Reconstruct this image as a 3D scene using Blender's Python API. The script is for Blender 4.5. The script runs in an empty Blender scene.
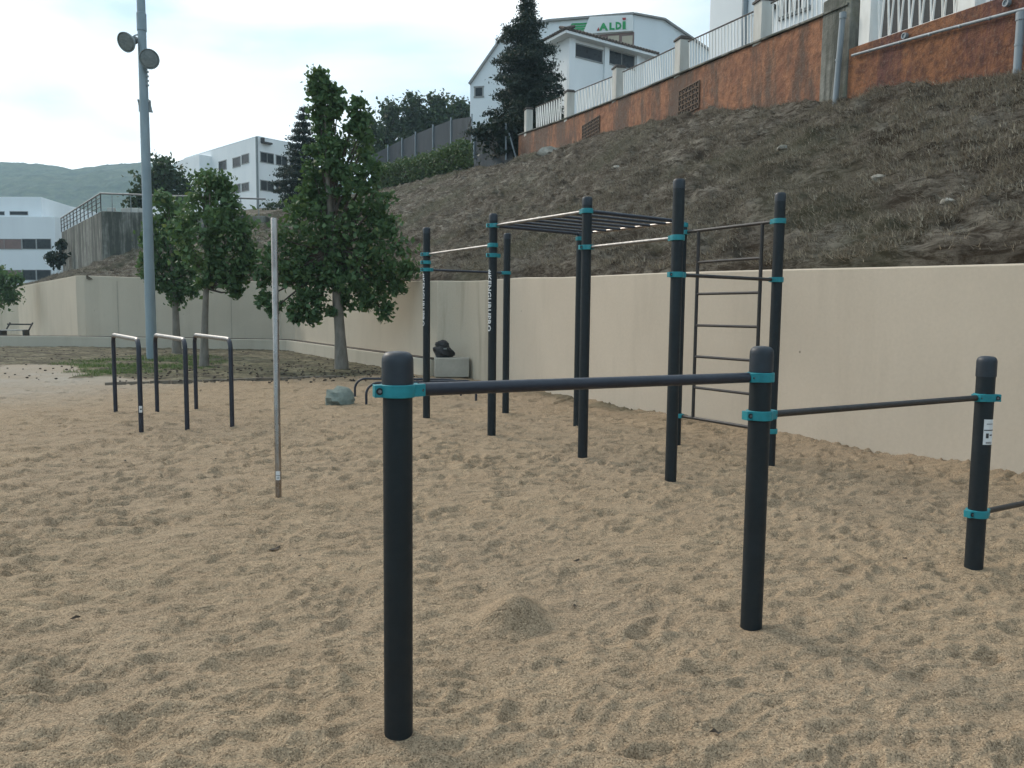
import bpy, bmesh, math, random
import numpy as np
from mathutils import Vector, Matrix
random.seed(7); rng = np.random.default_rng(11)
PI = math.pi
sc = bpy.context.scene; COL = sc.collection

# ---------------------------------------------------------------- camera model (also used to survey positions)
F = 780.; PITCH = math.atan(70/780); ROLL = math.radians(.6); EYE = 1.55
fwd = np.array([0, math.cos(PITCH), -math.sin(PITCH)]); r0 = np.array([1., 0, 0]); u0 = np.cross(r0, fwd)
rt = math.cos(ROLL)*r0 + math.sin(ROLL)*u0; up = math.cos(ROLL)*u0 - math.sin(ROLL)*r0
ORG = np.array([0, 0, EYE])
def ray(px, py): return fwd + rt*(px-512)/F + up*(384-py)/F
def at(px, py, Y):
    d = ray(px, py); return ORG + d*(Y/d[1])
def gnd(px, py, z=0.):
    d = ray(px, py); return ORG + d*((z-EYE)/d[2])
def zat(px, py, Y): return float(at(px, py, Y)[2])
def online(px, py, A, B):
    """pixel ray meets the vertical plane through plan points A, B"""
    d = ray(px, py); ax, ay = A[0], A[1]; ex, ey = B[0]-A[0], B[1]-A[1]
    n = (-ey, ex); t = (n[0]*ax + n[1]*ay)/(n[0]*d[0] + n[1]*d[1])
    return ORG + d*t

# ---------------------------------------------------------------- materials
def mat(name):
    m = bpy.data.materials.new(name); m.use_nodes = True
    nt = m.node_tree; b = nt.nodes['Principled BSDF']; return m, nt, b
def N(nt, t, **kw):
    n = nt.nodes.new(t)
    for k, v in kw.items():
        if hasattr(n, k): setattr(n, k, v)
        else: n.inputs[k].default_value = v
    return n
def L(nt, a, b): nt.links.new(a, b)
def coords(nt, scale=(1, 1, 1), kind='Object', rot=(0, 0, 0)):
    tc = N(nt, 'ShaderNodeTexCoord'); mp = N(nt, 'ShaderNodeMapping')
    mp.inputs['Scale'].default_value = scale; mp.inputs['Rotation'].default_value = rot
    if kind == 'World':
        g = N(nt, 'ShaderNodeNewGeometry'); L(nt, g.outputs['Position'], mp.inputs['Vector'])
    else: L(nt, tc.outputs[kind], mp.inputs['Vector'])
    return mp.outputs['Vector']
def noise(nt, vec, scale, detail=4, rough=.6, dist=0):
    n = N(nt, 'ShaderNodeTexNoise'); n.inputs['Scale'].default_value = scale; n.inputs['Detail'].default_value = detail
    n.inputs['Roughness'].default_value = rough; n.inputs['Distortion'].default_value = dist
    L(nt, vec, n.inputs['Vector']); return n.outputs['Fac']
def ramp(nt, fac, stops, interp='LINEAR'):
    r = N(nt, 'ShaderNodeValToRGB'); r.color_ramp.interpolation = interp
    while len(r.color_ramp.elements) < len(stops): r.color_ramp.elements.new(.5)
    for e, (p, c) in zip(r.color_ramp.elements, stops):
        e.position = p; e.color = (c, c, c, 1) if isinstance(c, (int, float)) else (*c, 1)
    L(nt, fac, r.inputs['Fac']); return r.outputs['Color']
def mix(nt, fac, a, b, mode='MIX'):
    m = N(nt, 'ShaderNodeMix', data_type='RGBA', blend_type=mode)
    for s, v in ((0, fac), (6, a), (7, b)):
        if hasattr(v, 'links') or hasattr(v, 'is_linked'): L(nt, v, m.inputs[s])
        elif s == 0: m.inputs[0].default_value = v
        else: m.inputs[s].default_value = (*v, 1)
    return m.outputs[2]
def bump(nt, b, h, strength, dist):
    n = N(nt, 'ShaderNodeBump'); n.inputs['Strength'].default_value = strength; n.inputs['Distance'].default_value = dist
    L(nt, h, n.inputs['Height']); L(nt, n.outputs['Normal'], b.inputs['Normal']); return n
def simple(name, c1, c2=None, scale=6, rough=.6, metal=0, bmp=0, bd=.002, spec=.5, kind='World', sc3=(1, 1, 1), coat=0):
    m, nt, b = mat(name); v = coords(nt, sc3, kind)
    c2 = c2 or tuple(x*.72 for x in c1)
    f = noise(nt, v, scale, 5)
    L(nt, ramp(nt, f, [(.3, c2), (.68, c1)]), b.inputs['Base Color'])
    b.inputs['Metallic'].default_value = metal; b.inputs['Specular IOR Level'].default_value = spec
    r = noise(nt, v, scale*3.1, 3)
    L(nt, ramp(nt, r, [(.25, max(0, rough-.1)), (.75, min(1, rough+.12))]), b.inputs['Roughness'])
    b.inputs['Coat Weight'].default_value = coat
    if bmp: bump(nt, b, noise(nt, v, scale*6, 4), bmp, bd)
    return m

M = {}
M['post'] = simple('post_paint', (.0105, .0165, .0205), (.007, .0115, .0145), 9, .52, bmp=.12, bd=.001, spec=.35)
M['cap'] = simple('cap_plastic', (.017, .025, .036), (.011, .017, .024), 14, .48, bmp=.2, bd=.001)
M['teal'] = simple('teal_clamp', (.008, .235, .275), (.006, .17, .205), 22, .5, bmp=.08, bd=.001)
M['bar_dark'] = simple('bar_navy', (.018, .023, .038), (.012, .015, .025), 12, .42)
M['bar_brown'] = simple('bar_black', (.022, .02, .02), (.034, .027, .024), 18, .5)
M['steel'] = simple('bare_steel', (.33, .32, .31), (.2, .195, .19), 14, .48, metal=1)
M['steel_worn'] = simple('worn_steel', (.42, .385, .355), (.22, .195, .18), 10, .3, metal=1, sc3=(1, 1, .4))
M['bolt'] = simple('bolt_zinc', (.3, .31, .32), (.12, .12, .13), 40, .4, metal=.9)
M['hole'] = simple('socket_black', (.01, .012, .015), (.006, .007, .01), 30, .7)
M['white'] = simple('print_white', (.72, .73, .73), (.6, .61, .62), 30, .6)
M['sticker_dark'] = simple('print_black', (.03, .03, .03), (.05, .05, .05), 30, .6)
M['galv'] = simple('galvanised', (.28, .34, .37), (.22, .275, .305), 3, .55, metal=.25, sc3=(1, 1, .3))
M['lampgrey'] = simple('lamp_grey', (.24, .27, .27), (.18, .2, .2), 6, .5)
M['glass_lamp'] = simple('lamp_glass', (.22, .25, .25), (.16, .19, .2), 6, .25)
M['bark'] = simple('bark', (.23, .205, .175), (.14, .125, .1), 9, .9, bmp=.5, bd=.02, sc3=(1, 1, .35))
M['bark_d'] = simple('bark_dark', (.09, .07, .055), (.05, .04, .03), 9, .9, bmp=.5, bd=.02, sc3=(1, 1, .35))
M['white_paint'] = simple('white_baluster', (.82, .82, .8), (.66, .65, .61), 2.5, .7, bmp=.1, sc3=(1, 1, .3))
M['pillar'] = simple('old_white_render', (.62, .61, .57), (.4, .38, .34), 1.6, .85, bmp=.2, bd=.006, sc3=(1, 1, .25))
M['rust'] = simple('rail_cap_iron', (.1, .085, .075), (.06, .05, .045), 8, .8)
M['pvc'] = simple('pvc_grey', (.27, .31, .34), (.19, .22, .24), 3, .5, sc3=(1, 1, .3))
M['tile'] = simple('roof_tile', (.13, .1, .085), (.06, .05, .045), 5, .85, bmp=.3, bd=.02)
M['building'] = simple('white_render', (.84, .855, .855), (.76, .78, .785), .6, .85, sc3=(1, 1, .3))
M['building2'] = simple('grey_white_panel', (.74, .775, .79), (.68, .71, .73), .5, .8, sc3=(1, 1, .2))
M['glass'] = simple('dark_window', (.016, .02, .024), (.03, .034, .038), 1.2, .3, spec=.25)
M['frame'] = simple('window_frame', (.3, .3, .29), (.22, .22, .21), 4, .6)
M['redpanel'] = simple('brown_panel', (.22, .14, .12), (.16, .1, .09), 1, .6)
M['cream'] = simple('cream_panel', (.5, .44, .34), (.42, .37, .28), 1, .7)
M['green'] = simple('sign_green', (.02, .33, .1), (.015, .27, .08), 3, .5)
M['red'] = simple('sign_red', (.4, .03, .03), (.3, .02, .02), 3, .5)
M['signface'] = simple('sign_face', (.74, .76, .75), (.68, .7, .69), 1, .6)
M['asph'] = simple('asphalt', (.06, .06, .06), (.045, .045, .045), 4, .9)
M['block'] = simple('block_concrete', (.44, .41, .35), (.34, .315, .265), 3, .9, bmp=.2, bd=.004)
M['bag'] = simple('bag_nylon', (.012, .012, .013), (.02, .02, .022), 9, .55, bmp=.6, bd=.01)
M['kerb'] = simple('timber_edge', (.2, .17, .13), (.12, .1, .08), 6, .9, bmp=.3, bd=.004)
M['rock_pale'] = simple('pale_rock', (.42, .4, .35), (.25, .235, .2), 9, .95, bmp=.6, bd=.02)
M['rock_green'] = simple('green_rock', (.2, .235, .205), (.13, .16, .14), 14, .9, bmp=.7, bd=.02)
M['deadleaf'] = simple('dead_leaf', (.05, .035, .022), (.025, .018, .012), 40, .8)
M['wood'] = simple('bench_wood', (.42, .4, .36), (.3, .28, .25), 6, .8)
M['darkmetal'] = simple('dark_metal', (.03, .03, .03), (.05, .045, .04), 9, .6)
M['netting'] = simple('fence_netting', (.07, .08, .09), (.045, .052, .06), 1.4, .95, sc3=(1, 1, .3))

# cream plastered retaining wall with run-down stains and little tie-hole pits
def wallmat(name, base, dark, stain_amt=.35):
    m, nt, b = mat(name)
    v = coords(nt, kind='World'); vs = coords(nt, (1.1, 1.1, .16), 'World')
    c = ramp(nt, noise(nt, v, .55, 5, .55), [(.3, tuple(x*.88 for x in base)), (.7, base)])
    c = mix(nt, ramp(nt, noise(nt, v, 26, 5, .7), [(.3, 0), (.8, .22)]), c, dark)
    st = ramp(nt, noise(nt, vs, 1.6, 5, .65), [(.5, 0), (.8, stain_amt)])
    c = mix(nt, st, c, dark)
    # pits and small marks
    vo = N(nt, 'ShaderNodeTexVoronoi'); vo.inputs['Scale'].default_value = 1.7; vo.inputs['Randomness'].default_value = 1
    L(nt, v, vo.inputs['Vector'])
    pit = ramp(nt, vo.outputs['Distance'], [(.0, .8), (.018, .7), (.032, 0)])
    c = mix(nt, pit, c, tuple(x*.42 for x in dark))
    L(nt, c, b.inputs['Base Color']); b.inputs['Roughness'].default_value = .92
    b.inputs['Specular IOR Level'].default_value = .2
    bump(nt, b, noise(nt, v, 30, 6, .7), .18, .006)
    return m
M['wall'] = wallmat('cream_wall', (.61, .52, .415), (.34, .285, .22), .3)
M['wall_far'] = wallmat('cream_wall_far', (.58, .505, .40), (.32, .275, .21), .3)
M['wall_darker'] = wallmat('cream_wall_darker', (.56, .49, .385), (.22, .185, .14), .7)  # darker cream tone with stronger streaks, for the curved corner and end return
M['ledge'] = wallmat('ledge_plaster', (.56, .505, .41), (.33, .28, .21), .35)

def orange(name, c1, c2, c3):
    m, nt, b = mat(name)
    v = coords(nt, kind='World'); vs = coords(nt, (1, 1, .22), 'World')
    c = ramp(nt, noise(nt, v, 1.3, 7, .72, .4), [(.38, c2), (.56, c1)])
    c = mix(nt, ramp(nt, noise(nt, vs, .55, 7, .75), [(.45, 0), (.53, .92)]), c, c3)
    c = mix(nt, ramp(nt, noise(nt, v, 5, 7, .78), [(.42, 0), (.62, .75)]), c, tuple(x*.5 for x in c2))
    c = mix(nt, ramp(nt, noise(nt, v, 14, 5, .7), [(.55, 0), (.75, .35)]), c, (.42, .33, .25))
    L(nt, c, b.inputs['Base Color']); b.inputs['Roughness'].default_value = .95
    bump(nt, b, noise(nt, v, 5, 7, .75), 1., .09)
    return m
M['orange'] = orange('orange_render', (.42, .19, .10), (.27, .12, .07), (.12, .092, .073))
M['redwall'] = orange('red_render', (.17, .07, .055), (.12, .052, .045), (.33, .14, .06))
def streaky():
    m, nt, b = mat('streaky_concrete'); v = coords(nt, kind='World'); vs = coords(nt, (1, 1, .1), 'World')
    c = ramp(nt, noise(nt, v, 1.5, 6, .7), [(.35, (.12, .12, .10)), (.65, (.27, .265, .235))])
    c = mix(nt, ramp(nt, noise(nt, vs, 1.5, 6, .7), [(.44, 0), (.54, .9)]), c, (.055, .06, .05))
    c = mix(nt, ramp(nt, noise(nt, v, .8, 5, .7), [(.55, 0), (.7, .6)]), c, (.09, .11, .06))
    L(nt, c, b.inputs['Base Color']); b.inputs['Roughness'].default_value = .95; bump(nt, b, noise(nt, v, 4, 6, .7), .7, .06); return m
M['oldconc'] = streaky()

# sand: coarse grains
def sand_mat():
    m, nt, b = mat('coarse_sand')
    v = coords(nt, kind='World')
    big = noise(nt, v, .35, 5, .6); mid = noise(nt, v, 2.4, 5, .65)
    c = ramp(nt, mid, [(.3, (.275, .207, .137)), (.7, (.35, .267, .178))])
    c = mix(nt, ramp(nt, big, [(.35, 0), (.7, .35)]), c, (.285, .225, .17))
    g1 = N(nt, 'ShaderNodeTexVoronoi'); g1.inputs['Scale'].default_value = 190; L(nt, v, g1.inputs['Vector'])
    sep = N(nt, 'ShaderNodeSeparateColor'); L(nt, g1.outputs['Color'], sep.inputs[0])
    grain = ramp(nt, sep.outputs[0], [(0, (.45, .42, .40)), (.25, (.8, .78, .75)), (.6, (1.05, 1.03, 1.0)), (.93, (1.25, 1.22, 1.18)), (1, (1.65, 1.6, 1.55))])
    c = mix(nt, 1., c, grain, 'MULTIPLY')
    at1 = N(nt, 'ShaderNodeAttribute'); at1.attribute_name = 'bed'
    at2 = N(nt, 'ShaderNodeAttribute'); at2.attribute_name = 'green'
    at3 = N(nt, 'ShaderNodeAttribute'); at3.attribute_name = 'pale'
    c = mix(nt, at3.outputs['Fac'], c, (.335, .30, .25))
    dirt = ramp(nt, noise(nt, v, 1.3, 8, .82), [(.4, (.045, .037, .027)), (.5, (.105, .09, .058)), (.6, (.19, .165, .11))])
    dirt = mix(nt, at2.outputs['Fac'], dirt, ramp(nt, noise(nt, v, 9, 5, .7), [(.3, (.07, .085, .035)), (.7, (.15, .17, .075))]))
    c = mix(nt, at1.outputs['Fac'], c, dirt)
    L(nt, c, b.inputs['Base Color']); b.inputs['Roughness'].default_value = .95; b.inputs['Specular IOR Level'].default_value = .15
    b1 = N(nt, 'ShaderNodeBump'); b1.inputs['Strength'].default_value = .7; b1.inputs['Distance'].default_value = .004
    L(nt, g1.outputs['Distance'], b1.inputs['Height']); b1.invert = True
    b0 = N(nt, 'ShaderNodeBump'); b0.inputs['Strength'].default_value = .5; b0.inputs['Distance'].default_value = .05
    va_ = coords(nt, (.75, 1.35, 1), 'World', (0, 0, .25)); L(nt, ramp(nt, noise(nt, va_, 7.5, 3, .5, .5), [(.3, 0), (.47, .65), (.7, 1)]), b0.inputs['Height']); L(nt, b1.outputs['Normal'], b0.inputs['Normal'])
    b2 = N(nt, 'ShaderNodeBump'); b2.inputs['Strength'].default_value = .55; b2.inputs['Distance'].default_value = .02
    L(nt, noise(nt, v, 28, 5, .7), b2.inputs['Height']); L(nt, b0.outputs['Normal'], b2.inputs['Normal']); L(nt, b2.outputs['Normal'], b.inputs['Normal'])
    return m
M['sand'] = sand_mat()
def hill_mat():
    m, nt, b = mat('dry_hillside')
    v = coords(nt, kind='World')
    vs = coords(nt, (1, 1, 3.2), 'World')
    c = ramp(nt, noise(nt, v, 1.1, 7, .7), [(.34, (.115, .096, .074)), (.48, (.245, .212, .17)), (.62, (.40, .36, .295))])
    c = mix(nt, ramp(nt, noise(nt, vs, 2.6, 8, .8, .8), [(.43, 0), (.57, .9)]), c, (.06, .044, .03))
    c = mix(nt, ramp(nt, noise(nt, v, .25, 4), [(.5, 0), (.62, .6)]), c, (.12, .12, .075))
    L(nt, c, b.inputs['Base Color']); b.inputs['Roughness'].default_value = 1; b.inputs['Specular IOR Level'].default_value = .1
    bump(nt, b, noise(nt, v, 7, 8, .8), 1., .22)
    return m
M['hill'] = hill_mat()
def veg(name, dark, light, other=None, trans=.3, attr='tint', tg=.5):
    m, nt, b = mat(name)
    a = N(nt, 'ShaderNodeAttribute'); a.attribute_name = attr
    st = [(0, dark), (.75, light)] + ([(1, other)] if other else [])
    c = ramp(nt, a.outputs['Fac'], st)
    L(nt, c, b.inputs['Base Color']); b.inputs['Roughness'].default_value = .6; b.inputs['Specular IOR Level'].default_value = .3
    if trans:
        t = N(nt, 'ShaderNodeBsdfTranslucent'); L(nt, mix(nt, tg, c, (.12, .2, .03)), t.inputs['Color'])
        ms = N(nt, 'ShaderNodeMixShader'); ms.inputs[0].default_value = trans
        L(nt, b.outputs[0], ms.inputs[1]); L(nt, t.outputs[0], ms.inputs[2])
        L(nt, ms.outputs[0], nt.nodes['Material Output'].inputs['Surface'])
    return m
M['leaf_plane'] = veg('plane_leaf', (.045, .092, .04), (.11, .19, .08), (.19, .2, .08))
M['leaf_young'] = veg('young_leaf', (.05, .10, .045), (.12, .2, .085), (.18, .2, .08))
M['leaf_pine'] = veg('pine_needles', (.018, .036, .018), (.045, .075, .03), (.07, .1, .04), .15)
M['leaf_fir'] = veg('fir_needles', (.012, .022, .018), (.028, .045, .034), (.04, .06, .045), .08)
M['leaf_hedge'] = veg('ivy_leaf', (.04, .07, .03), (.10, .15, .06), (.16, .2, .09), .2)
M['drygrass'] = veg('dry_grass_blade', (.13, .108, .08), (.38, .33, .25), (.55, .49, .38), .12, tg=0.)
M['grass'] = veg('green_blade', (.05, .085, .025), (.12, .18, .055), (.24, .23, .1), .2)
def forest_mat():
    m, nt, b = mat('forest_hill')
    v = coords(nt, kind='World')
    c = ramp(nt, noise(nt, v, .09, 8, .75), [(.38, (.012, .036, .012)), (.5, (.04, .08, .03)), (.64, (.09, .125, .05))])
    L(nt, c, b.inputs['Base Color']); b.inputs['Roughness'].default_value = 1
    bump(nt, b, noise(nt, v, .11, 7, .75), 1, 14)
    return m
M['forest'] = forest_mat()

# ---------------------------------------------------------------- mesh building
class MB:
    def __init__(s): s.v = []; s.f = []; s.mi = []
    def add(s, vs, fs, mi=0):
        o = len(s.v); s.v += [tuple(map(float, p)) for p in vs]
        s.f += [tuple(i+o for i in f) for f in fs]; s.mi += [mi]*len(fs); return s
    def box(s, c, size, rz=0, mi=0, ax=None):
        hx, hy, hz = (q/2 for q in size)
        if ax is None: ex, ey, ez = Vector((math.cos(rz), math.sin(rz), 0)), Vector((-math.sin(rz), math.cos(rz), 0)), Vector((0, 0, 1))
        else: ex, ey, ez = ax
        c = Vector(tuple(map(float, c)))
        vs = [c + ex*hx*a + ey*hy*b_ + ez*hz*d for d in (-1, 1) for b_ in (-1, 1) for a in (-1, 1)]
        return s.add(vs, [(0, 2, 3, 1), (4, 5, 7, 6), (0, 1, 5, 4), (2, 6, 7, 3), (0, 4, 6, 2), (1, 3, 7, 5)], mi)
    def tube(s, pts, rad, n=12, cap=True, mi=0):
        pts = [Vector(tuple(map(float, p))) for p in pts]; k = len(pts)
        if not hasattr(rad, '__len__'): rad = [rad]*k
        vs = []; prev = None
        for i, p in enumerate(pts):
            d = (pts[min(i+1, k-1)] - pts[max(i-1, 0)]).normalized()
            if prev is None:
                a = Vector((0, 0, 1)) if abs(d.z) < .9 else Vector((1, 0, 0)); x = d.cross(a).normalized()
            else: x = (prev - d*prev.dot(d)).normalized()
            prev = x; y = d.cross(x)
            for j in range(n):
                t = 2*PI*j/n; vs.append(p + (x*math.cos(t) + y*math.sin(t))*rad[i])
        fs = [(i*n+j, i*n+(j+1) % n, (i+1)*n+(j+1) % n, (i+1)*n+j) for i in range(k-1) for j in range(n)]
        if cap: fs += [tuple(range(n))[::-1], tuple((k-1)*n+j for j in range(n))]
        return s.add(vs, fs, mi)
    def lathe(s, c, prof, n=24, axis=None, mi=0):
        c = Vector(tuple(map(float, c))); q = Vector(axis).normalized().to_track_quat('Z', 'Y') if axis else None
        vs = []
        for (r, z) in prof:
            for j in range(n):
                p = Vector((r*math.cos(2*PI*j/n), r*math.sin(2*PI*j/n), z))
                if q: p.rotate(q)
                vs.append(c+p)
        k = len(prof)
        fs = [(i*n+j, i*n+(j+1) % n, (i+1)*n+(j+1) % n, (i+1)*n+j) for i in range(k-1) for j in range(n)]
        fs += [tuple(range(n))[::-1], tuple((k-1)*n+j for j in range(n))]
        return s.add(vs, fs, mi)
    def prism(s, poly, h, mi=0):
        """poly: list of 3D points, h: extrusion vector"""
        n = len(poly); h = Vector(tuple(map(float, h))); P_ = [Vector(tuple(map(float, p))) for p in poly]
        return s.add(P_+[p+h for p in P_], [tuple(range(n)), tuple(range(2*n-1, n-1, -1))] + [(i, i+n, (i+1) % n+n, (i+1) % n) for i in range(n)], mi)
    def build(s, name, m, parent=None, smooth=True, bevel=0, ang=35):
        me = bpy.data.meshes.new(name); me.from_pydata(s.v, [], s.f)
        bm = bmesh.new(); bm.from_mesh(me); bmesh.ops.recalc_face_normals(bm, faces=bm.faces); bm.to_mesh(me); bm.free()
        ms = m if isinstance(m, (list, tuple)) else [m]
        for q in ms: me.materials.append(q)
        if len(ms) > 1: me.polygons.foreach_set('material_index', s.mi)
        if smooth:
            me.shade_smooth(); me.set_sharp_from_angle(angle=math.radians(ang))
        o = bpy.data.objects.new(name, me); COL.objects.link(o)
        if bevel:
            bv = o.modifiers.new('bevel', 'BEVEL'); bv.width = bevel; bv.segments = 2; bv.limit_method = 'ANGLE'
        if parent is not None:
            o.parent = parent; o.matrix_parent_inverse = Matrix.Translation(-Vector(parent_base(parent)))
        return o
def parent_base(p):
    b = Vector(p.location) if p.type == 'EMPTY' else Vector((0, 0, 0))
    return b
def tag(o, label=None, cat=None, group=None, kind=None):
    if label: o['label'] = label
    if cat: o['category'] = cat
    if group: o['group'] = group
    if kind: o['kind'] = kind
    return o
def thing(name, loc, label, cat, group=None):
    o = bpy.data.objects.new(name, None); COL.objects.link(o); o.location = tuple(map(float, loc)); o.empty_display_size = .2
    return tag(o, label, cat, group)
def V2(p): return np.array([p[0], p[1]])

# ---------------------------------------------------------------- noise in numpy
def vnoise(x, y, seed=0):
    xi = np.floor(x).astype(np.int64); yi = np.floor(y).astype(np.int64); fx = x-xi; fy = y-yi
    fx = fx*fx*(3-2*fx); fy = fy*fy*(3-2*fy)
    def h(a, b):
        n = (a*374761393 + b*668265263 + seed*2246822519) & 0xffffffff
        n = ((n ^ (n >> 13))*1274126177) & 0xffffffff
        return ((n ^ (n >> 16)) & 0xffff)/65535.
    return (h(xi, yi)*(1-fx)+h(xi+1, yi)*fx)*(1-fy) + (h(xi, yi+1)*(1-fx)+h(xi+1, yi+1)*fx)*fy
def fbm(x, y, seed=0, oct=4, gain=.5):
    s = 0; a = 1; t = 0
    for i in range(oct): s = s + a*vnoise(x*2**i+17*i, y*2**i+31*i, seed+i); t += a; a *= gain
    return s/t
def sstep(a, b, x):
    t = np.clip((x-a)/(b-a), 0, 1); return t*t*(3-2*t)
def gridmesh(name, Pts, m, attrs=None, smooth=True):
    nr, nc, _ = Pts.shape
    me = bpy.data.meshes.new(name); me.vertices.add(nr*nc); me.vertices.foreach_set('co', Pts.reshape(-1).astype(np.float32))
    i = np.arange(nr-1)[:, None]*nc + np.arange(nc-1)[None, :]
    q = np.stack([i, i+1, i+nc+1, i+nc], -1).reshape(-1, 4)
    me.loops.add(q.size); me.loops.foreach_set('vertex_index', q.reshape(-1).astype(np.int32))
    me.polygons.add(len(q)); me.polygons.foreach_set('loop_start', (np.arange(len(q))*4).astype(np.int32))
    me.update(calc_edges=True); me.materials.append(m)
    if smooth: me.shade_smooth()
    for k, a in (attrs or {}).items():
        at_ = me.attributes.new(k, 'FLOAT', 'POINT'); at_.data.foreach_set('value', a.reshape(-1).astype(np.float32))
    o = bpy.data.objects.new(name, me); COL.objects.link(o); return o

# ================================================================ GROUND (sand pit, dirt bed)
th = np.radians(np.linspace(-62, 56, 1050)); nrow = 900
rr = 1.1*(46/1.1)**(np.linspace(0, 1, nrow)**.92)
RR, TH = np.meshgrid(rr, th, indexing='ij'); GX = RR*np.sin(TH)/np.cos(TH*.35); GY = RR*np.cos(TH)
def prints():
    """footprints and scuffs trodden all over the sand"""
    H_ = np.zeros_like(GX); x = GX; y = GY
    tree = []
    def put(cx, cy, a, l, w, d, rim):
        R_ = l*2.1
        dist = math.hypot(cx, cy)
        i0 = np.searchsorted(rr, dist*.82-R_); i1 = np.searchsorted(rr, dist*1.12+R_)
        t = math.atan2(cx, cy); dt = R_*1.6/max(dist, .5)
        j0 = np.searchsorted(th, t*1.0-dt-.17); j1 = np.searchsorted(th, t+dt+.17)
        if i1 <= i0 or j1 <= j0: return
        sx = x[i0:i1, j0:j1]-cx; sy = y[i0:i1, j0:j1]-cy
        ca, sa = math.cos(a), math.sin(a); u = (sx*ca+sy*sa)/l; v_ = (-sx*sa+sy*ca)/w
        # lopsided: steep at one end, smeared at the other
        q = np.sqrt(u*u+v_*v_)
        dimple = -d*np.exp(-(q**3.2)*1.1)*(1+.45*u)
        rimh = rim*np.exp(-((q-1.3)/.3)**2)*(1-.5*u)
        H_[i0:i1, j0:j1] += dimple+rimh
    R2 = random.Random(5)
    for k in range(12000):
        yy = 1.6*(20/1.6)**(R2.random()**.8); xx = (R2.random()*2-1)*(.9*yy+.8)
        if R2.random() < .35: xx = (R2.random()*2-1)*min(.9*yy, 5)
        put(xx, yy, R2.gauss(.25, .6), *((R2.uniform(.09, .16), R2.uniform(.04, .07), R2.uniform(.010, .022), R2.uniform(.003, .009)) if R2.random() < .35 else (R2.uniform(.035, .10), R2.uniform(.018, .04), R2.uniform(.005, .014), R2.uniform(.002, .007))))
    return H_
FP = prints()
gb1 = gnd(105, 384); gb2 = gnd(345, 377)
ex_ = (gb2-gb1)[:2]; ex_ /= np.linalg.norm(ex_); nx_ = np.array([-ex_[1], ex_[0]])
sd = (GX-gb1[0])*nx_[0] + (GY-gb1[1])*nx_[1]; su = (GX-gb1[0])*ex_[0]+(GY-gb1[1])*ex_[1]
edge_n = fbm(GX*.9, GY*.9, 3, 4)-.5
leftshift = np.clip(1.2-su, 0, 2.6)
bed = sstep(0, .35, sd-leftshift*2.3 + edge_n*(1.+leftshift*4.5))
bed = np.where(GX > gb2[0]+.6, bed*sstep(.9, 0, GX-gb2[0]-.3-(GY-gb2[1])*0), bed)
bed = np.maximum(bed, sstep(22.5, 25, GY)*(GX < 1))
blot = sstep(.47, .58, fbm(GX*.45, GY*.3, 33, 4)); leftm = 1-sstep(-9.8, -7., GX)
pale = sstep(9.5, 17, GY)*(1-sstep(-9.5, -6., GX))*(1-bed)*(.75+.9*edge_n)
g_c = gnd(95, 368); g_d = gnd(250, 368)
green = np.exp(-(((GX-g_c[0])/1.7)**2+((GY-g_c[1]-1)/4.2)**2))*1.05 + .2*np.exp(-(((GX-g_d[0])/3.2)**2+((GY-g_d[1])/4.)**2))
green = np.clip(green*sstep(.38, .66, fbm(GX*1.3, GY*1.3, 9, 4)+.08), 0, 1)
clod = (fbm(GX*4, GY*4, 21, 4, .6)-.5)
swell = .05*(fbm(GX*.55, GY*.55, 1, 3)-.5)
mids = .024*(fbm(GX*1.5+.6*GY, GY*3.6-.4*GX, 2, 4, .5)-.5)*(.5+fbm(GX*.4, GY*.4, 71, 2))
ridg = .015*(1-np.abs(2*fbm(GX*2.2+GY*1.1, GY*6.0-GX*.9, 6, 3)-1))
fine = .012*(fbm(GX*13, GY*13, 4, 3, .55)-.5)
damp = .62+1.1*sstep(3.5, 9, RR)
GZ = (1-bed)*(FP+swell+mids+ridg-.014+fine)*damp + bed*(.02+.10*clod)
mc = gnd(516, 622); mu = GX-mc[0]; mv = GY-mc[1]
mr = np.sqrt((mu/.24)**2+(np.where(mv < 0, mv/.12, mv/.42))**2); mound = .135*sstep(0, 1, 1-mr)*(1-.25*sstep(0, .2, mu)) ; GZ = GZ*(1-.85*np.exp(-mr**2)) + mound - .03*np.exp(-((mu-.02)/.07)**2-((mv+.17)/.03)**2)
for (a_, b_) in ((397.2, 733.5), (752, 628), (975, 568), (278.6, 497.5), (426.5, 418), (491.5, 436), (505.5, 413), (582.5, 458), (577, 427), (670.5, 481), (676, 446), (769.5, 466)):
    f_ = gnd(a_, b_); k_ = np.exp(-((GX-f_[0])**2+(GY-f_[1])**2)/.16**2); rd_ = np.sqrt((GX-f_[0])**2+(GY-f_[1])**2); GZ = GZ*(1-k_)+.004*k_+.034*np.exp(-((rd_-.12)/.06)**2)*(fbm(GX*7, GY*7, 90, 2)-.25)
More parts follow.
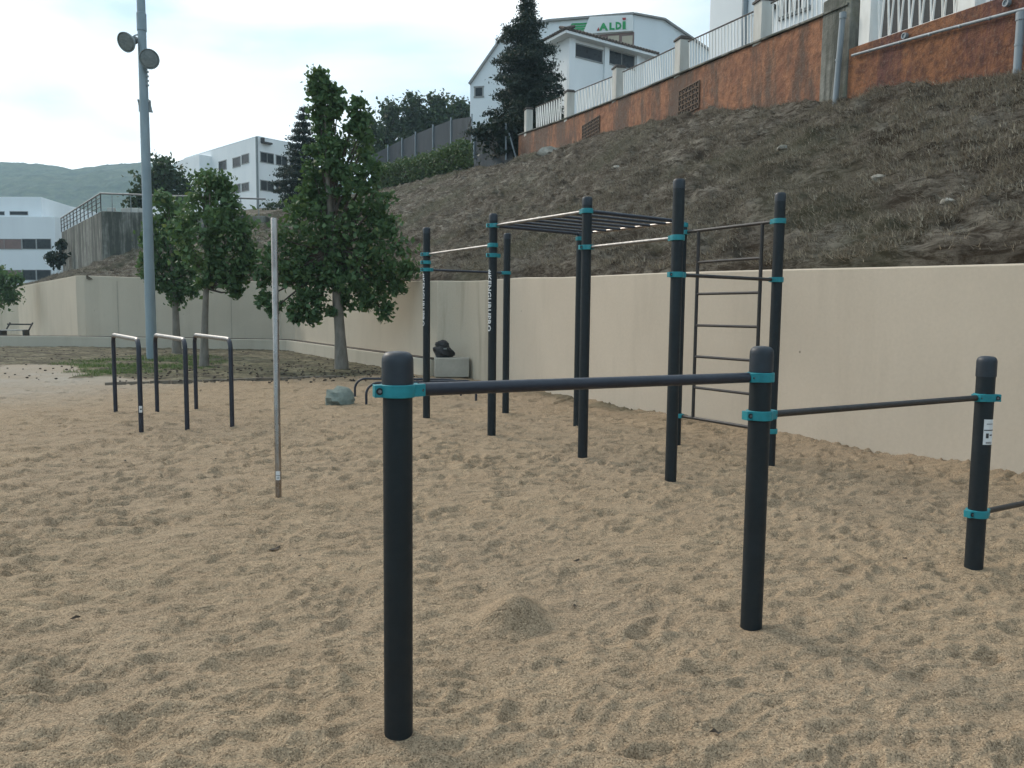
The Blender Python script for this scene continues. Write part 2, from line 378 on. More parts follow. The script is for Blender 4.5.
# keep the bar posts' feet at datum; sand piles a little at the right-hand wall
wallA = gnd(664, 415); wallB = gnd(1024, 478)
wd = (wallB-wallA)[:2]; wd /= np.linalg.norm(wd); wn = np.array([-wd[1], wd[0]])
dw = -((GX-wallA[0])*wn[0]+(GY-wallA[1])*wn[1])
dw = np.abs(dw)
GZ += .10*np.exp(-dw/.5)*(fbm(GX*1.1, GY*1.1, 8, 3)+.1)*(GY < 17)
bed = np.maximum(bed, .85*np.exp(-(dw/.45)**2)*sstep(9.5, 12.5, GY)*(GY < 18)*sstep(.35, .55, fbm(GX*2.2, GY*2.2, 95, 4)))
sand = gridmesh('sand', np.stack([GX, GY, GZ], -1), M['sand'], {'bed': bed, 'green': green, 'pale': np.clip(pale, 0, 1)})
tag(sand, kind='structure')
def groundz(x, y):
    r = math.hypot(x, y)
    k = np.argmin((GX-x)**2+(GY-y)**2); return float(GZ.flat[k])
far = MB(); far.add([(-1500, -300, -.12), (1500, -300, -.12), (1500, 1500, -.12), (-1500, 1500, -.12)], [(0, 1, 2, 3)])
tag(far.build('ground', simple('far_ground', (.16, .145, .1), (.1, .1, .06), .05, .95)), kind='structure')


ed = MB(); e1 = gnd(105, 384.5); e2 = gnd(345, 377.5); npt = 24
for i in range(npt):
    a = e1+(e2-e1)*i/npt; b_ = e1+(e2-e1)*(i+.97)/npt
    c = (a+b_)/2; L_ = np.linalg.norm(b_-a); ed.box((c[0], c[1]+random.uniform(-.02, .02), .0), (L_, .07, .10+random.uniform(-.02, .02)), math.atan2(b_[1]-a[1], b_[0]-a[0])+random.uniform(-.02, .02))
tag(ed.build('timber_edging', M['kerb'], bevel=.008), 'low weathered edging strip between the sand and the grassy bed under the trees', 'edging')

# ================================================================ RETAINING WALLS
def wall_run(name, pts, thick, m, parent=None, z0=-.3, bevel=.02):
    """pts: (x, y, ztop) along the visible face; thickness goes to the uphill side"""
    mb = MB(); n = len(pts); P_ = [np.array(p, float) for p in pts]; off = []
    for i in range(n):
        a = P_[max(i-1, 0)][:2]; b_ = P_[min(i+1, n-1)][:2]; d = (b_-a)/np.linalg.norm(b_-a)
        nn = np.array([d[1], -d[0]]); off.append(nn*thick)
    vs = []
    for i, p in enumerate(P_):
        q = p[:2]+off[i]
        vs += [(p[0], p[1], z0), (p[0], p[1], p[2]), (q[0], q[1], p[2]), (q[0], q[1], z0)]
    fs = []
    for i in range(n-1):
        o = 4*i
        for k in range(4): fs.append((o+k, o+(k+1) % 4, o+4+(k+1) % 4, o+4+k))
    fs += [(0, 1, 2, 3), tuple(4*(n-1)+k for k in (3, 2, 1, 0))]
    mb.add(vs, fs); return mb.build(name, m, parent, bevel=bevel, ang=20)
wdir = wd
Wend = wallB[:2] + wdir*14
wp = [(Wend[0], Wend[1], 2.0), (wallB[0], wallB[1], 2.09), (4.30, 8.75, 2.12), (3.5, 10.1, 2.16), (2.37, 12.07, 2.21), (.9, 14.6, 2.24), (.21, 16.1, 2.3), (-.38, 17.35, 2.31)]
rw = thing('retaining_wall', (wallA[0], wallA[1], 0), 'long cream plastered retaining wall on the right, along the sand behind the tall climbing frame', 'wall')
wall_run('wall_panel', wp, .35, M['wall'], rw)
ws = [(-.38, 17.35, 2.31), (-.54, 17.8, 2.315), (-.68, 18.25, 2.32), (-.82, 18.65, 2.33), (-.98, 19.02, 2.34), (-1.16, 19.35, 2.35), (-1.36, 19.63, 2.36), (-1.6, 19.87, 2.37), (-1.92, 20.05, 2.38)]
wall_run('curved_corner', ws, .35, M['wall_darker'], rw)
g430 = gnd(430, 375.5); g360 = gnd(360, 364); g280 = gnd(282, 350.5); g75 = gnd(75, 347); gl = gnd(-110, 346.5)
def offp(p, dx, dy, z): return (p[0]+dx, p[1]+dy, z)
wl = [(-1.92, 20.05, 2.38), offp(g360, .38, .3, 2.46), (-7.3, 28.9, 2.62), offp(g280, .45, .35, 2.74), offp(g280, -.3, 1.0, 2.76), offp(g280, -1.6, 1.25, 2.78), offp(g75, 0, .9, 2.98)]
bk = at(17, 288, 51); wl2 = [offp(g75, 0, .9, 2.98), offp(g75, -.5, 1.15, 2.98), (bk[0], 51, 2.98)]
lw = thing('retaining_wall', (g280[0], g280[1], 0), 'cream retaining wall behind the trees, turning the corner at the back left of the sand', 'wall')
wall_run('wall_panel', wl, .3, M['wall_far'], lw)
wall_run('wall_panel', wl2, .3, M['wall_far'], lw)
jt = MB()                                                     # vertical movement joints
for px in (119, 232):
    p = online(px, 340, wl[5], wl[6]); jt.box((p[0], p[1]+.003, 1.4), (.03, .02, 2.7))
jt.build('movement_joint', simple('joint_dark', (.42, .375, .3), (.33, .29, .24), 6, .9), lw)
ret = at(3, 291, 60)
wall_run('end_return', [(bk[0], 51, 2.97), (ret[0]-1, 58, 2.9)], .3, M['wall_darker'], lw)
lg = thing('low_ledge', (g280[0], g280[1], 0), 'low pale plaster ledge at the foot of the back wall, edging the grassy bed', 'ledge')
wall_run('ledge_front', [(g430[0], g430[1], .40), (g360[0], g360[1], .42), (g280[0]+.25, g280[1]-.3, .43), (g280[0]-.3, g280[1]+.05, .43), (g75[0], g75[1], .44), (gl[0], gl[1], .44)], .42, M['ledge'], lg)

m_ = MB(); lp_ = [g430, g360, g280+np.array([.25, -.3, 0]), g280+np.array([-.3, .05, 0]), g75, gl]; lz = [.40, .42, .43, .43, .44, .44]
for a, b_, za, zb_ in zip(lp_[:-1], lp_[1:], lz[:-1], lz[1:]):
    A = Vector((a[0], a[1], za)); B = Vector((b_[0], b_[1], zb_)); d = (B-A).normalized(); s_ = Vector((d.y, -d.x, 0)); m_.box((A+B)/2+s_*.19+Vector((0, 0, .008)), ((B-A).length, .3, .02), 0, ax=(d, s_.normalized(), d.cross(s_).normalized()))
m_.build('ledge_top_strip', M['deadleaf'], lg)  # thin dark brown strip laid along the ledge top
# block and bag in the corner
tb = MB(); c = gnd(450, 377.5); tb.box((c[0], c[1]+.42, .235), (.84, .8, .47), .12)
tag(tb.build('concrete_block', M['block'], bevel=.02), 'pale square concrete block in the wall corner, with a black bag on top', 'block')
def blob(name, c, rad, m, label=None, cat=None, sub=3, amp=.25, freq=2.5, seed=0, parent=None, flat=None):
    bm = bmesh.new(); bmesh.ops.create_icosphere(bm, subdivisions=sub, radius=1)
    for v in bm.verts:
        p = v.co.copy(); n_ = 0
        for o_, a_ in ((1, 1), (2.1, .5), (4.3, .25)):
            n_ += a_*(float(vnoise(np.array(p.x*freq*o_+seed*7.3+p.z*2.1*o_), np.array(p.y*freq*o_+p.z*1.7*o_+seed), seed))-.5)
        s_ = 1+amp*n_*2
        v.co = Vector((p.x*rad[0]*s_, p.y*rad[1]*s_, p.z*rad[2]*s_))
        if flat is not None and v.co.z < -flat: v.co.z = -flat
    me = bpy.data.meshes.new(name); bm.to_mesh(me); bm.free(); me.materials.append(m); me.shade_smooth(); me.set_sharp_from_angle(angle=math.radians(50))
    o = bpy.data.objects.new(name, me); COL.objects.link(o)
    if parent: o.parent = parent; o.location = Vector(tuple(map(float, c)))-Vector(parent.location)
    else: o.location = tuple(map(float, c)); tag(o, label, cat)
    return o
bc = at(443, 350, c[1]+.35)
bg = thing('black_bag', (bc[0], bc[1], .47), 'small crumpled black bag lying on the pale block in the corner', 'bag')
blob('bag_body', (bc[0], bc[1], .47+.115), (.25, .2, .19), M['bag'], amp=.22, freq=1.6, seed=3, parent=bg, flat=.115)
blob('bag_flap', (bc[0]-.03, bc[1]+.02, .47+.3), (.17, .14, .12), M['bag'], amp=.25, freq=1.8, seed=5, parent=bg)
tg = MB(); tg.box((bc[0]+.07, bc[1]-.2, .47+.22), (.08, .012, .03), .5); tg.build('buckle', M['lampgrey'], bg)

# green grey rock
rk = gnd(341, 404)
blob('mossy_rock', (rk[0], rk[1], .07), (.28, .22, .2), M['rock_green'], 'flat grey green rock lying on the sand beside the low push up bars', 'rock', amp=.22, freq=1.1, seed=11, flat=.1)

# ================================================================ POSTS, CLAMPS, BARS
def direc(a, b):
    d = Vector((b[0]-a[0], b[1]-a[1], 0)); return d.normalized()
def make_post(parent, x, y, h, r, cap_h=.11, big=True, lean=0):
    m_ = MB(); m_.lathe((x, y, -.25), [(r, 0), (r, .25+h-cap_h)], 32)
    p = m_.build('post', M['post'], parent)
    c_ = MB(); R_ = r*1.075
    prof = [(R_, 0), (R_, cap_h*.68), (R_*.985, cap_h*.78), (R_*.92, cap_h*.87), (R_*.78, cap_h*.945), (R_*.55, cap_h*.985), (R_*.2, cap_h), (.001, cap_h)]
    if not big: R_ = r*1.02; prof = [(R_, 0), (R_, cap_h*.7), (R_*.95, cap_h*.86), (R_*.8, cap_h*.96), (R_*.45, cap_h), (.001, cap_h)]
    c_.lathe((x, y, h-cap_h), prof, 32)
    sub(c_.build('cap', M['cap']), p)
    return p
def sub(o, p):
    o.parent = p
    o.matrix_parent_inverse = Matrix.Identity(4)
    b = Vector((0, 0, 0)); q = p
    # meshes are authored in world coordinates: cancel the chain of parents
    o.matrix_parent_inverse = (world_of(p)).inverted()
    return o
def world_of(o):
    mtx = o.matrix_basis.copy()
    if o.parent: mtx = world_of(o.parent) @ o.matrix_parent_inverse @ mtx
    return mtx
def clamp(post, x, y, z, r, bar=None, bolt=None, h=.046):
    m_ = MB(); ri, ro = r+.001, r+.0115
    n = 32
    m_.lathe((x, y, z-h/2), [(ri, .0), (ro-.002, 0), (ro, .002), (ro, h-.002), (ro-.002, h), (ri, h)], n)
    holes = []
    if bar is not None:
        d = Vector(bar); s_ = Vector((-d.y, d.x, 0)); c0 = Vector((x, y, z))
        a, b_, w1, w2 = r*.55, r+.044, r*.82, .031
        poly = [c0+d*a+s_*w1, c0+d*(r+.012)+s_*(w2+.006), c0+d*b_+s_*w2*.9, c0+d*b_-s_*w2*.9, c0+d*(r+.012)-s_*(w2+.006), c0+d*a-s_*w1]
        m_.prism([p-Vector((0, 0, h/2-.0012)) for p in poly], (0, 0, h-.0024))
        holes.append((c0+d*(r+.03)+s_*(w2-.001)*(1 if s_.y < 0 else -1), s_ if s_.y < 0 else -s_, .006))
    if bolt is not None:
        d = Vector(bolt); s_ = Vector((-d.y, d.x, 0)); c0 = Vector((x, y, z))
        m_.box(c0+d*(r+.016)-s_*0, (.034, .046, h*.94), 0, ax=(d, s_, Vector((0, 0, 1))))
        f = s_ if s_.y < 0 else -s_
        holes.append((c0+d*(r+.016)+f*.0235, f, .0125))
    o = sub(m_.build('clamp', M['teal'], bevel=.0015), post)
    return o, holes
def bolts(post, holes):
    for p, nrm, rad in holes:
        m_ = MB(); m_.lathe(p, [(rad, -.002), (rad, .0015), (.001, .0016)], 16, axis=nrm, mi=0)
        m_.lathe(p+nrm*.0018, [(rad*.5, 0), (rad*.5, .003), (rad*.25, .003), (rad*.2, .001)], 12, axis=nrm, mi=1)
        sub(m_.build('bolt', [M['hole'], M['bolt']]), post)
def bar(parent, a, b, rad, m, name='bar', n=20):
    m_ = MB(); m_.tube([a, b], rad, n); return m_.build(name, m, parent)

# ---- the low three-level bar rig in the foreground
RF = .0525
Fp = [gnd(398.6, 733.5), gnd(751, 628), gnd(973.5, 568)]
Fh = [zat(398, 351, Fp[0][1]), zat(763, 346, Fp[1][1]), zat(985, 356, Fp[2][1])]
d_ = (Fp[2]-Fp[1]); Fp.append(Fp[2]+d_); Fh.append(1.28)
rig = thing('low_bar_rig', (*Fp[0][:2], 0), 'low horizontal bars on short dark posts with teal clamps, nearest in the foreground', 'exercise bars')
z1 = (zat(400, 390.5, Fp[0][1]) + zat(760, 377, Fp[1][1]))/2; z2 = (zat(758, 413.5, Fp[1][1]) + zat(984, 398.5, Fp[2][1]))/2; z3 = zat(976, 513, Fp[2][1])
z1a, z1b = zat(400, 390.5, Fp[0][1]), zat(760, 377, Fp[1][1])
Fpost = [make_post(rig, p[0], p[1], h, RF, .125) for p, h in zip(Fp, Fh)]
dirs = [direc(Fp[0], Fp[1]), direc(Fp[1], Fp[2]), direc(Fp[2], Fp[3])]
def cl(i, z, bd, bo):
    o, hs = clamp(Fpost[i], Fp[i][0], Fp[i][1], z, RF, bd, bo); bolts(Fpost[i], hs)
cl(0, z1a, dirs[0], (-.94, -.34, 0)); cl(1, z1b, -dirs[0], None); cl(1, z2, dirs[1], (-.94, -.34, 0))
cl(2, z2, -dirs[1], (.9, -.43, 0)); cl(2, z3, dirs[2], (-.94, -.34, 0)); cl(3, z3, -dirs[2], None)
def barpts(i, j, za, zb, r=RF+.028):
    d = direc(Fp[i], Fp[j]); a = Vector((Fp[i][0], Fp[i][1], za))+d*r; b = Vector((Fp[j][0], Fp[j][1], zb))-d*r; return a, b
bar(rig, *barpts(0, 1, z1a, z1b), .0245, M['bar_dark']); bar(rig, *barpts(1, 2, z2, z2), .0175, M['bar_brown']); bar(rig, *barpts(2, 3, z3, z3), .0175, M['bar_brown'])
# sticker on third post, wrapped on its right-hand front
def sticker(parent, x, y, z, r, a0, w, h, bands=()):
    m_ = MB(); n = 8
    def patch(zc, hh, rr_, mi, w_=w, ac=a0):
        vs = []; 
        for k in range(n+1):
            a = ac+(k/n-.5)*w_/r; ca, sa = math.cos(a), math.sin(a)
            vs += [(x+rr_*ca, y+rr_*sa, zc-hh/2), (x+rr_*ca, y+rr_*sa, zc+hh/2)]
        m_.add(vs, [(2*k, 2*k+2, 2*k+3, 2*k+1) for k in range(n)], mi)
    patch(z, h, r+.0012, 0)
    for (dz, hh, ww, da) in bands: patch(z+dz, hh, r+.0022, 1, ww, a0+da)
    return sub(m_.build('sticker', [M['white'], M['sticker_dark']]), parent)
va = math.atan2(-Fp[2][1], -Fp[2][0])
sticker(Fpost[2], Fp[2][0], Fp[2][1], zat(986, 431, Fp[2][1]), RF, va+.78, .07, .155,
        [(.012, .006, .066, 0), (-.022, .03, .016, -.25), (-.018, .008, .02, .2), (.05, .004, .04, 0), (-.062, .004, .04, 0), (-.07, .003, .04, 0)])

# ---- the tall climbing frame
RT = .0535
G = {'P1': (426.5, 418), 'P2': (491.5, 436), 'P3': (505.5, 413), 'P4': (582.5, 458), 'P5': (577, 427), 'P6': (670.5, 481), 'P6b': (676, 446), 'P7': (769.5, 466)}
W = {k: gnd(*v) for k, v in G.items()}
HT = {'P1': 2.79, 'P2': 2.79, 'P3': 2.79, 'P4': 2.79, 'P5': 2.66, 'P6': 2.79, 'P6b': 2.64, 'P7': 2.80}
cf = thing('climbing_frame', (*W['P4'][:2], 0), 'tall dark climbing frame with overhead ladder and wall ladder, in front of the cream wall', 'climbing frame')
TP = {k: make_post(cf, W[k][0], W[k][1], HT[k], RT, .09, False) for k in W}
def tcl(k, z, bd=None, bo=None):
    o, hs = clamp(TP[k], W[k][0], W[k][1], z, RT, bd, bo, .05); bolts(TP[k], hs)
def tbar(a, b, z, rad, m, name='bar', off=RT+.028):
    d = direc(W[a], W[b]); A = Vector((W[a][0], W[a][1], z))+d*off; B = Vector((W[b][0], W[b][1], z))-d*off
    return bar(cf, A, B, rad, m, name, 14)
def link(a, b, z, rad, m, name='bar', bo=(-.94, -.34, 0)):
    d = direc(W[a], W[b]); tcl(a, z, d, bo); tcl(b, z, -d, None); return tbar(a, b, z, rad, m, name)
link('P1', 'P2', 2.40, .0175, M['steel'], 'pull_up_bar')
link('P1', 'P3', 2.18, .0175, M['bar_dark'], 'pull_up_bar')
tcl('P1', 2.285, None, (-.94, -.34, 0))
tcl('P2', 2.275, direc(W['P2'], W['P5']), (-.94, -.34, 0))
link('P4', 'P6', 2.26, .0175, M['steel'], 'pull_up_bar')
link('P6', 'P7', 1.925, .0175, M['bar_brown'], 'pull_up_bar')
link('P2', 'P4', 2.64, .0175, M['steel'], 'ladder_rail')
# overhead ladder
zl = 2.64
oh = tbar('P2', 'P5', zl, .022, M['bar_dark'], 'overhead_ladder', RT)
bk_ = MB(); A5, A6 = Vector((*W['P5'][:2], zl)), Vector((*W['P6b'][:2], zl)); A2, A4 = Vector((*W['P2'][:2], zl)), Vector((*W['P4'][:2], zl))
d5 = (A6-A5).normalized(); bk_.tube([A5+d5*.05, A6-d5*.05], .02, 12); sub(bk_.build('rail', M['steel_worn']), oh)
e_ = MB(); d4 = (A6-A4).normalized(); e_.tube([A4+d4*.05, A6-d4*.05], .022, 12); sub(e_.build('rail', M['bar_dark']), oh)
for k in range(1, 7):
    t = k/7; a = A2.lerp(A4, t); b_ = A5.lerp(A6, t); r_ = MB(); r_.tube([a, b_], .0165, 10); sub(r_.build('rung', M['bar_dark']), oh)
for k in ('P5', 'P6b'): tcl(k, 2.575 if k == 'P5' else 2.6, None, None)
# wall ladder between P6b and P7
zt, zb = 2.515, .37
link('P6b', 'P7', zt, .0185, M['bar_brown'], 'ladder_bar'); link('P6b', 'P7', zb, .0185, M['bar_brown'], 'ladder_bar')
PA, PB = Vector((*W['P6b'][:2], 0)), Vector((*W['P7'][:2], 0))
sA, sB = PA.lerp(PB, .19), PA.lerp(PB, .845)
wlm = MB(); wlm.tube([sA+Vector((0, 0, zb)), sA+Vector((0, 0, zt))], .02, 12); wlad = wlm.build('wall_ladder', M['bar_brown'], cf)
s2 = MB(); s2.tube([sB+Vector((0, 0, zb)), sB+Vector((0, 0, zt))], .02, 12); sub(s2.build('stile', M['bar_brown']), wlad)
for k in range(1, 6):
    z = zt-(zt-zb)*k/6; r_ = MB(); r_.tube([sA+Vector((0, 0, z)), sB+Vector((0, 0, z))], .016, 10); sub(r_.build('rung', M['bar_brown']), wlad)
# lettering down two posts
def text_mesh(s, size, offset=0):
    cu = bpy.data.curves.new('txt', 'FONT'); cu.body = s; cu.size = size; cu.offset = offset; cu.space_character = 1.08; cu.resolution_u = 2
    ob = bpy.data.objects.new('txt', cu); COL.objects.link(ob); dg = bpy.context.evaluated_depsgraph_get()
    me = bpy.data.meshes.new_from_object(ob.evaluated_get(dg)); bpy.data.objects.remove(ob); return me
def post_text(k, s, ztop, zbot, ang, hgt):
    me = text_mesh(s, hgt/.72, hgt*.03); bm = bmesh.new(); bm.from_mesh(me)
    xs = [v.co.x for v in bm.verts]; x0, x1 = min(xs), max(xs)
    for q in np.linspace(0, hgt, 6)[1:-1]:
        bmesh.ops.bisect_plane(bm, geom=bm.verts[:]+bm.edges[:]+bm.faces[:], plane_co=(0, q, 0), plane_no=(0, 1, 0))
    for v in bm.verts:
        u = (v.co.x-x0)/(x1-x0); a = ang + (v.co.y-hgt/2)/RT
        v.co = Vector((W[k][0]+(RT+.0022)*math.cos(a), W[k][1]+(RT+.0022)*math.sin(a), ztop-(ztop-zbot)*u))
    me2 = bpy.data.meshes.new('lettering'); bm.to_mesh(me2); bm.free(); me2.materials.append(M['white'])
    o = bpy.data.objects.new('lettering', me2); COL.objects.link(o); sub(o, TP[k])
for k, a_off in (('P2', -.9), ('P1', -1.15)):
    va = math.atan2(-W[k][1], -W[k][0])
    post_text(k, '#KENGURUPRO', 2.10 if k == 'P2' else 2.13, 1.33 if k == 'P2' else 1.36, va+a_off, .062)

# ---- shiny standing pole
pb = gnd(278.6, 497.5); ph = zat(276, 218, pb[1])
sp = thing('steel_pole', (*pb[:2], 0), 'single bare steel climbing pole standing alone in the sand', 'pole')
m_ = MB(); m_.lathe((*pb[:2], -.2), [(.0255, 0), (.0255, .2+ph-.006), (.022, .2+ph), (.001, .2+ph)], 24); pm = m_.build('pole_tube', M['steel_worn'], sp)
sticker(pm, pb[0], pb[1], zat(279, 475, pb[1]), .0255, math.atan2(-pb[1], -pb[0])-.1, .036, .075, [(.0, .004, .03, 0), (-.02, .006, .02, 0)])

# ---- inverted U bars
def path_u(a, b, h, r=.14, n=7):
    a = Vector(tuple(map(float, a))); b = Vector(tuple(map(float, b))); d = (b-a).normalized(); z = Vector((0, 0, 1))
    pts = [a-z*.25, a+z*.5*h, a+z*(h-r)]
    for k in range(1, n+1): t = PI/2*k/n; pts.append(a+z*(h-r)+d*(r-r*math.cos(t))+z*r*math.sin(t))
    for k in range(n+1): t = PI/2*(1-k/n); pts.append(b+z*(h-r)-d*(r-r*math.cos(t))+z*r*math.sin(t))
    return pts + [b+z*.5*h, b-z*.25]
ub = [((115.7, 411), (141.3, 430), 'left of the three tall U bars, with a small white sticker on its front leg'),
      ((157.3, 410.5), (187.3, 428.5), 'middle of the three tall dark U bars standing in the sand'),
      ((196.3, 408.5), (232.2, 425.5), 'right of the three tall U bars, nearest to the steel pole')]
for i, (a, b_, lab) in enumerate(ub):
    A, B = gnd(*a), gnd(*b_)
    o = thing('parallel_bar', (A[0], A[1], 0), lab, 'exercise bar', 'tall U shaped bars')
    m_ = MB(); pts = path_u(A, B, 1.17); m_.tube(pts, .03, 16)
    tb_ = m_.build('bar_tube', M['bar_dark'], o)
    # bright steel sleeve, a hair proud, painting in the sky's reflection along the top
    g_ = MB(); g_.tube(pts[7:-7], .0312, 16, cap=False); sub(g_.build('sky_glint_sleeve', M['steel']), tb_)
    if i == 0:
        sticker(tb_, B[0], B[1], zat(141, 409, B[1]), .03, math.atan2(-B[1], -B[0]), .04, .085, [(0, .02, .02, .1)])
# ---- low push up bars
for (a, b_, h, lab) in (((355, 396.5), (461, 398), .335, 'farther of the two low push up bars, by the grassy bed'), ((366.3, 405), (476, 401.5), .37, 'nearer of the two low push up bars, right beside the green grey rock')):
    A, B = gnd(*a), gnd(*b_); m_ = MB(); m_.tube(path_u(A, B, h, .2, 8), .021, 14)
    tag(m_.build('push_up_bar', M['bar_dark']), lab, 'exercise bar', 'low push up bars')

# ================================================================ LAMP POST
lb = gnd(152, 360); lp = thing('floodlight_pole', (*lb[:2], 0), 'very tall grey galvanised pole with round floodlights near its top', 'light pole')
m_ = MB(); m_.lathe((*lb[:2], -.2), [(.16, 0), (.155, 2), (.125, 9), (.115, 12.6), (.001, 12.62)], 20); m_.lathe((*lb[:2], 9.93), [(.14, 0), (.14, .5), (.12, .52)], 20)
m_.build('pole_shaft', M['galv'], lp)
LY = lb[1]
def flood(px, py, axis, side, elb):
    c = Vector(at(px, py, LY-.25)); ax = Vector(axis).normalized()
    m_ = MB(); m_.lathe(c, [(.05, .42), (.1, .42), (.12, .36), (.12, .2), (.2, .15), (.28, .02), (.29, -.04), (.275, -.045), (.26, -.01), (.01, -.01)][::-1], 28, axis=-ax)
    o = m_.build('floodlight', M['lampgrey'], lp)
    l_ = MB(); l_.lathe(c+ax*.012, [(.255, 0), (.23, .02), (.001, .035)], 28, axis=ax); sub(l_.build('lens', M['glass_lamp']), o)
    b_ = MB(); b_.tube([c-ax*.2, c-ax*.18+Vector((side*.1, .05, .18)), Vector((lb[0], lb[1]-.08, c.z+elb))], .022, 8)
    b_.tube([c-ax*.1+Vector((-.0, 0, 0)), c-ax*.3], .05, 8); sub(b_.build('bracket', M['galv']), o)
flood(126.5, 42, (-.25, -.8, -.42), 1, .3); flood(149, 59, (.55, -.78, -.25), -1, .1)
for px, py, sx in ((140.5, 106, -1), (149.5, 107, 1)):
    c = Vector(at(px, py, LY+.1)); m_ = MB(); m_.lathe(c, [(.02, .2), (.03, .18), (.04, .06), (.1, -.12), (.12, -.14), (.1, -.12), (.01, .0)], 16, axis=(sx*.25, -.3, 1))
    m_.tube([c+Vector((0, 0, .2)), Vector((lb[0], lb[1], c.z+.28))], .02, 8); m_.build('small_lamp', M['lampgrey'], lp)
m_ = MB()
for k in range(5): m_.box((lb[0]+.15, lb[1]-.05, zat(148, 68, LY)-k*.13), (.07, .05, .05))
m_.build('cable_clip', M['lampgrey'], lp)

# ================================================================ HILLSIDE
UA = np.array([.42, 40.]); UB = np.array([8.46, 12.9])
def Upt(px, py): return online(px, py, UA, UB)
base_line = [(1024, 70), (959, 80), (917, 86), (844, 97), (815, 103), (737, 111), (679, 116), (624, 128), (557, 148), (518, 157)]
def wtop(s):   # point just behind the wall top
    return s
UU = [Upt(*p) for p in base_line]
d_u = UU[0]-UU[1]; d_u /= np.linalg.norm(d_u[:2])
cols = []
def addc(Lx, Ux, Wx): cols.append((np.array(Lx, float), np.array(Ux, float), np.array(Wx, float)))
wpa = np.array([list(p) for p in wp+ws[1:]])
def wallpt(t):
    seg = np.linalg.norm(np.diff(wpa[:, :2], axis=0), axis=1); cs = np.concatenate([[0], np.cumsum(seg)]); s_ = t*cs[-1]
    return np.array([np.interp(s_, cs, wpa[:, k]) for k in range(3)])
lens = np.cumsum([0]+[np.linalg.norm(b_[:2]-a[:2]) for a, b_ in zip(wpa[:-1], wpa[1:])]); tot = lens[-1]
t1024 = lens[1]/tot
addc(wpa[0], (17, -6, 5.4), (60, -10, 8)); addc(wallpt(t1024*.6), (12.5, 3.5, 5.2), (60, 10, 9))
n_ = len(UU); UUa = np.array(UU); tU = t1024+(1-t1024)*np.arange(n_)/(n_-1)
ts = sorted(set(np.round(np.concatenate([tU, [l_/tot for l_ in lens if l_/tot > t1024+.001]]), 5)))
for t in ts:
    q = (t-t1024)/(1-t1024)*(n_-1); u = np.array([np.interp(q, np.arange(n_), UUa[:, k]) for k in range(3)])
    addc(wallpt(t), u, u+np.array([45, 18+3*q, 5.0])*.8)
wla = [np.array(p, float) for p in wl]
hp = [(515, 159, 42), (472, 168, 46), (430, 178, 51), (374, 191, 58), (320, 200, 56), (262, 214, 49.5), (200, 227, 47.5), (140, 247, 46), (101, 261, 45)]
Lq = [(-2.1, 20.5, 2.40), wl[1], (-5.9, 26.3, 2.55), wl[2], wl[3], wl[4], wl[5], at(200, 284, 34.2), at(150, 284, 34.2)]
Lq = [np.array(p, float) for p in Lq]; Lq[7][2] = 2.85; Lq[8][2] = 2.9
Wq = [(20, 110, 19), (5, 120, 19), (-5, 120, 18), (-20, 120, 17), (-28, 110, 15), (-30, 95, 14), (-38, 95, 13), (-43, 95, 12.5), (-47, 92, 10.5)]
for l_, h_, w_ in zip(Lq, hp, Wq): addc(l_, at(*h_), w_)
addc(wl[6], at(62, 276, 57), (-53, 90, 2.6)); addc(((wl[6][0]+bk[0])/2, 43, 2.98), at(40, 283, 60), (-64, 92, 1.0)); addc((bk[0], 51, 2.9), at(10, 290, 62), (-75, 95, .5)); addc((bk[0]-5, 56, .5), (-48, 62, 1), (-110, 95, 0))
CL = np.array([[c_[0], c_[1], c_[2]] for c_ in cols])         # n,3,3
ncol = 620; nv = 230; nw = 30
dd = np.linalg.norm(np.diff(CL[:, 0, :2], axis=0), axis=1)+.35*np.linalg.norm(np.diff(CL[:, 1, :2], axis=0), axis=1)
cs = np.concatenate([[0], np.cumsum(dd)]); S_ = np.linspace(0, cs[-1], ncol)
def interp(j): return np.stack([np.interp(S_, cs, CL[:, j, k]) for k in range(3)], -1)
L0, U_, W_ = interp(0), interp(1), interp(2)
# start the slope just behind the wall's front edge
vv = np.linspace(0, 1, nv)[:, None, None]
prof = vv
HP = L0[None]*(1-vv)+U_[None]*vv
bulge = np.sin(np.pi*vv[..., 0])
HP[..., 2] += bulge*.25*(fbm(HP[..., 0]*.18, HP[..., 1]*.18, 40, 2)-.3)
env = np.clip(vv[..., 0]*9+.12, 0, 1)
hx, hy = HP[..., 0], HP[..., 1]
dn = (fbm(hx*.9, hy*.9, 41, 3)-.5)*.34+(fbm(hx*3.1+hy*1.2, hy*2.6-hx*.8, 42, 4, .65)-.5)*.5+(fbm(hx*8, hy*8, 43, 4, .65)-.5)*.2
ledges = (np.abs(fbm(hx*.35+HP[..., 2]*1.3, hy*.35+HP[..., 2]*1.3, 44, 4)*2-1))*.3
HP[..., 2] += (dn+ledges-.05)*env*(1-.8*sstep(.96, 1., vv[..., 0]))
tng = np.gradient(L0[:, :2], axis=0); tng /= np.linalg.norm(tng, axis=1)[:, None]+1e-9; offn = np.stack([tng[:, 1], -tng[:, 0]], -1); offn = np.where((offn[:, :1] < -.2), -offn, offn)
for q_ in range(8): HP[q_, :, :2] += offn*.2*(1-q_/8)
HP[0, :, 2] = L0[:, 2]-.15; HP[1, :, 2] = np.minimum(HP[1, :, 2], L0[:, 2]+.03)
vw = (np.linspace(0, 1, nw+1)[1:]**1.6)[:, None, None]
HW = U_[None]*(1-vw)+W_[None]*vw; HW[..., 2] += (fbm(HW[..., 0]*.2, HW[..., 1]*.2, 45, 3)-.5)*.5*np.minimum(1, vw[..., 0]*6)
first = L0.copy(); first[:, 2] -= 2.3; 
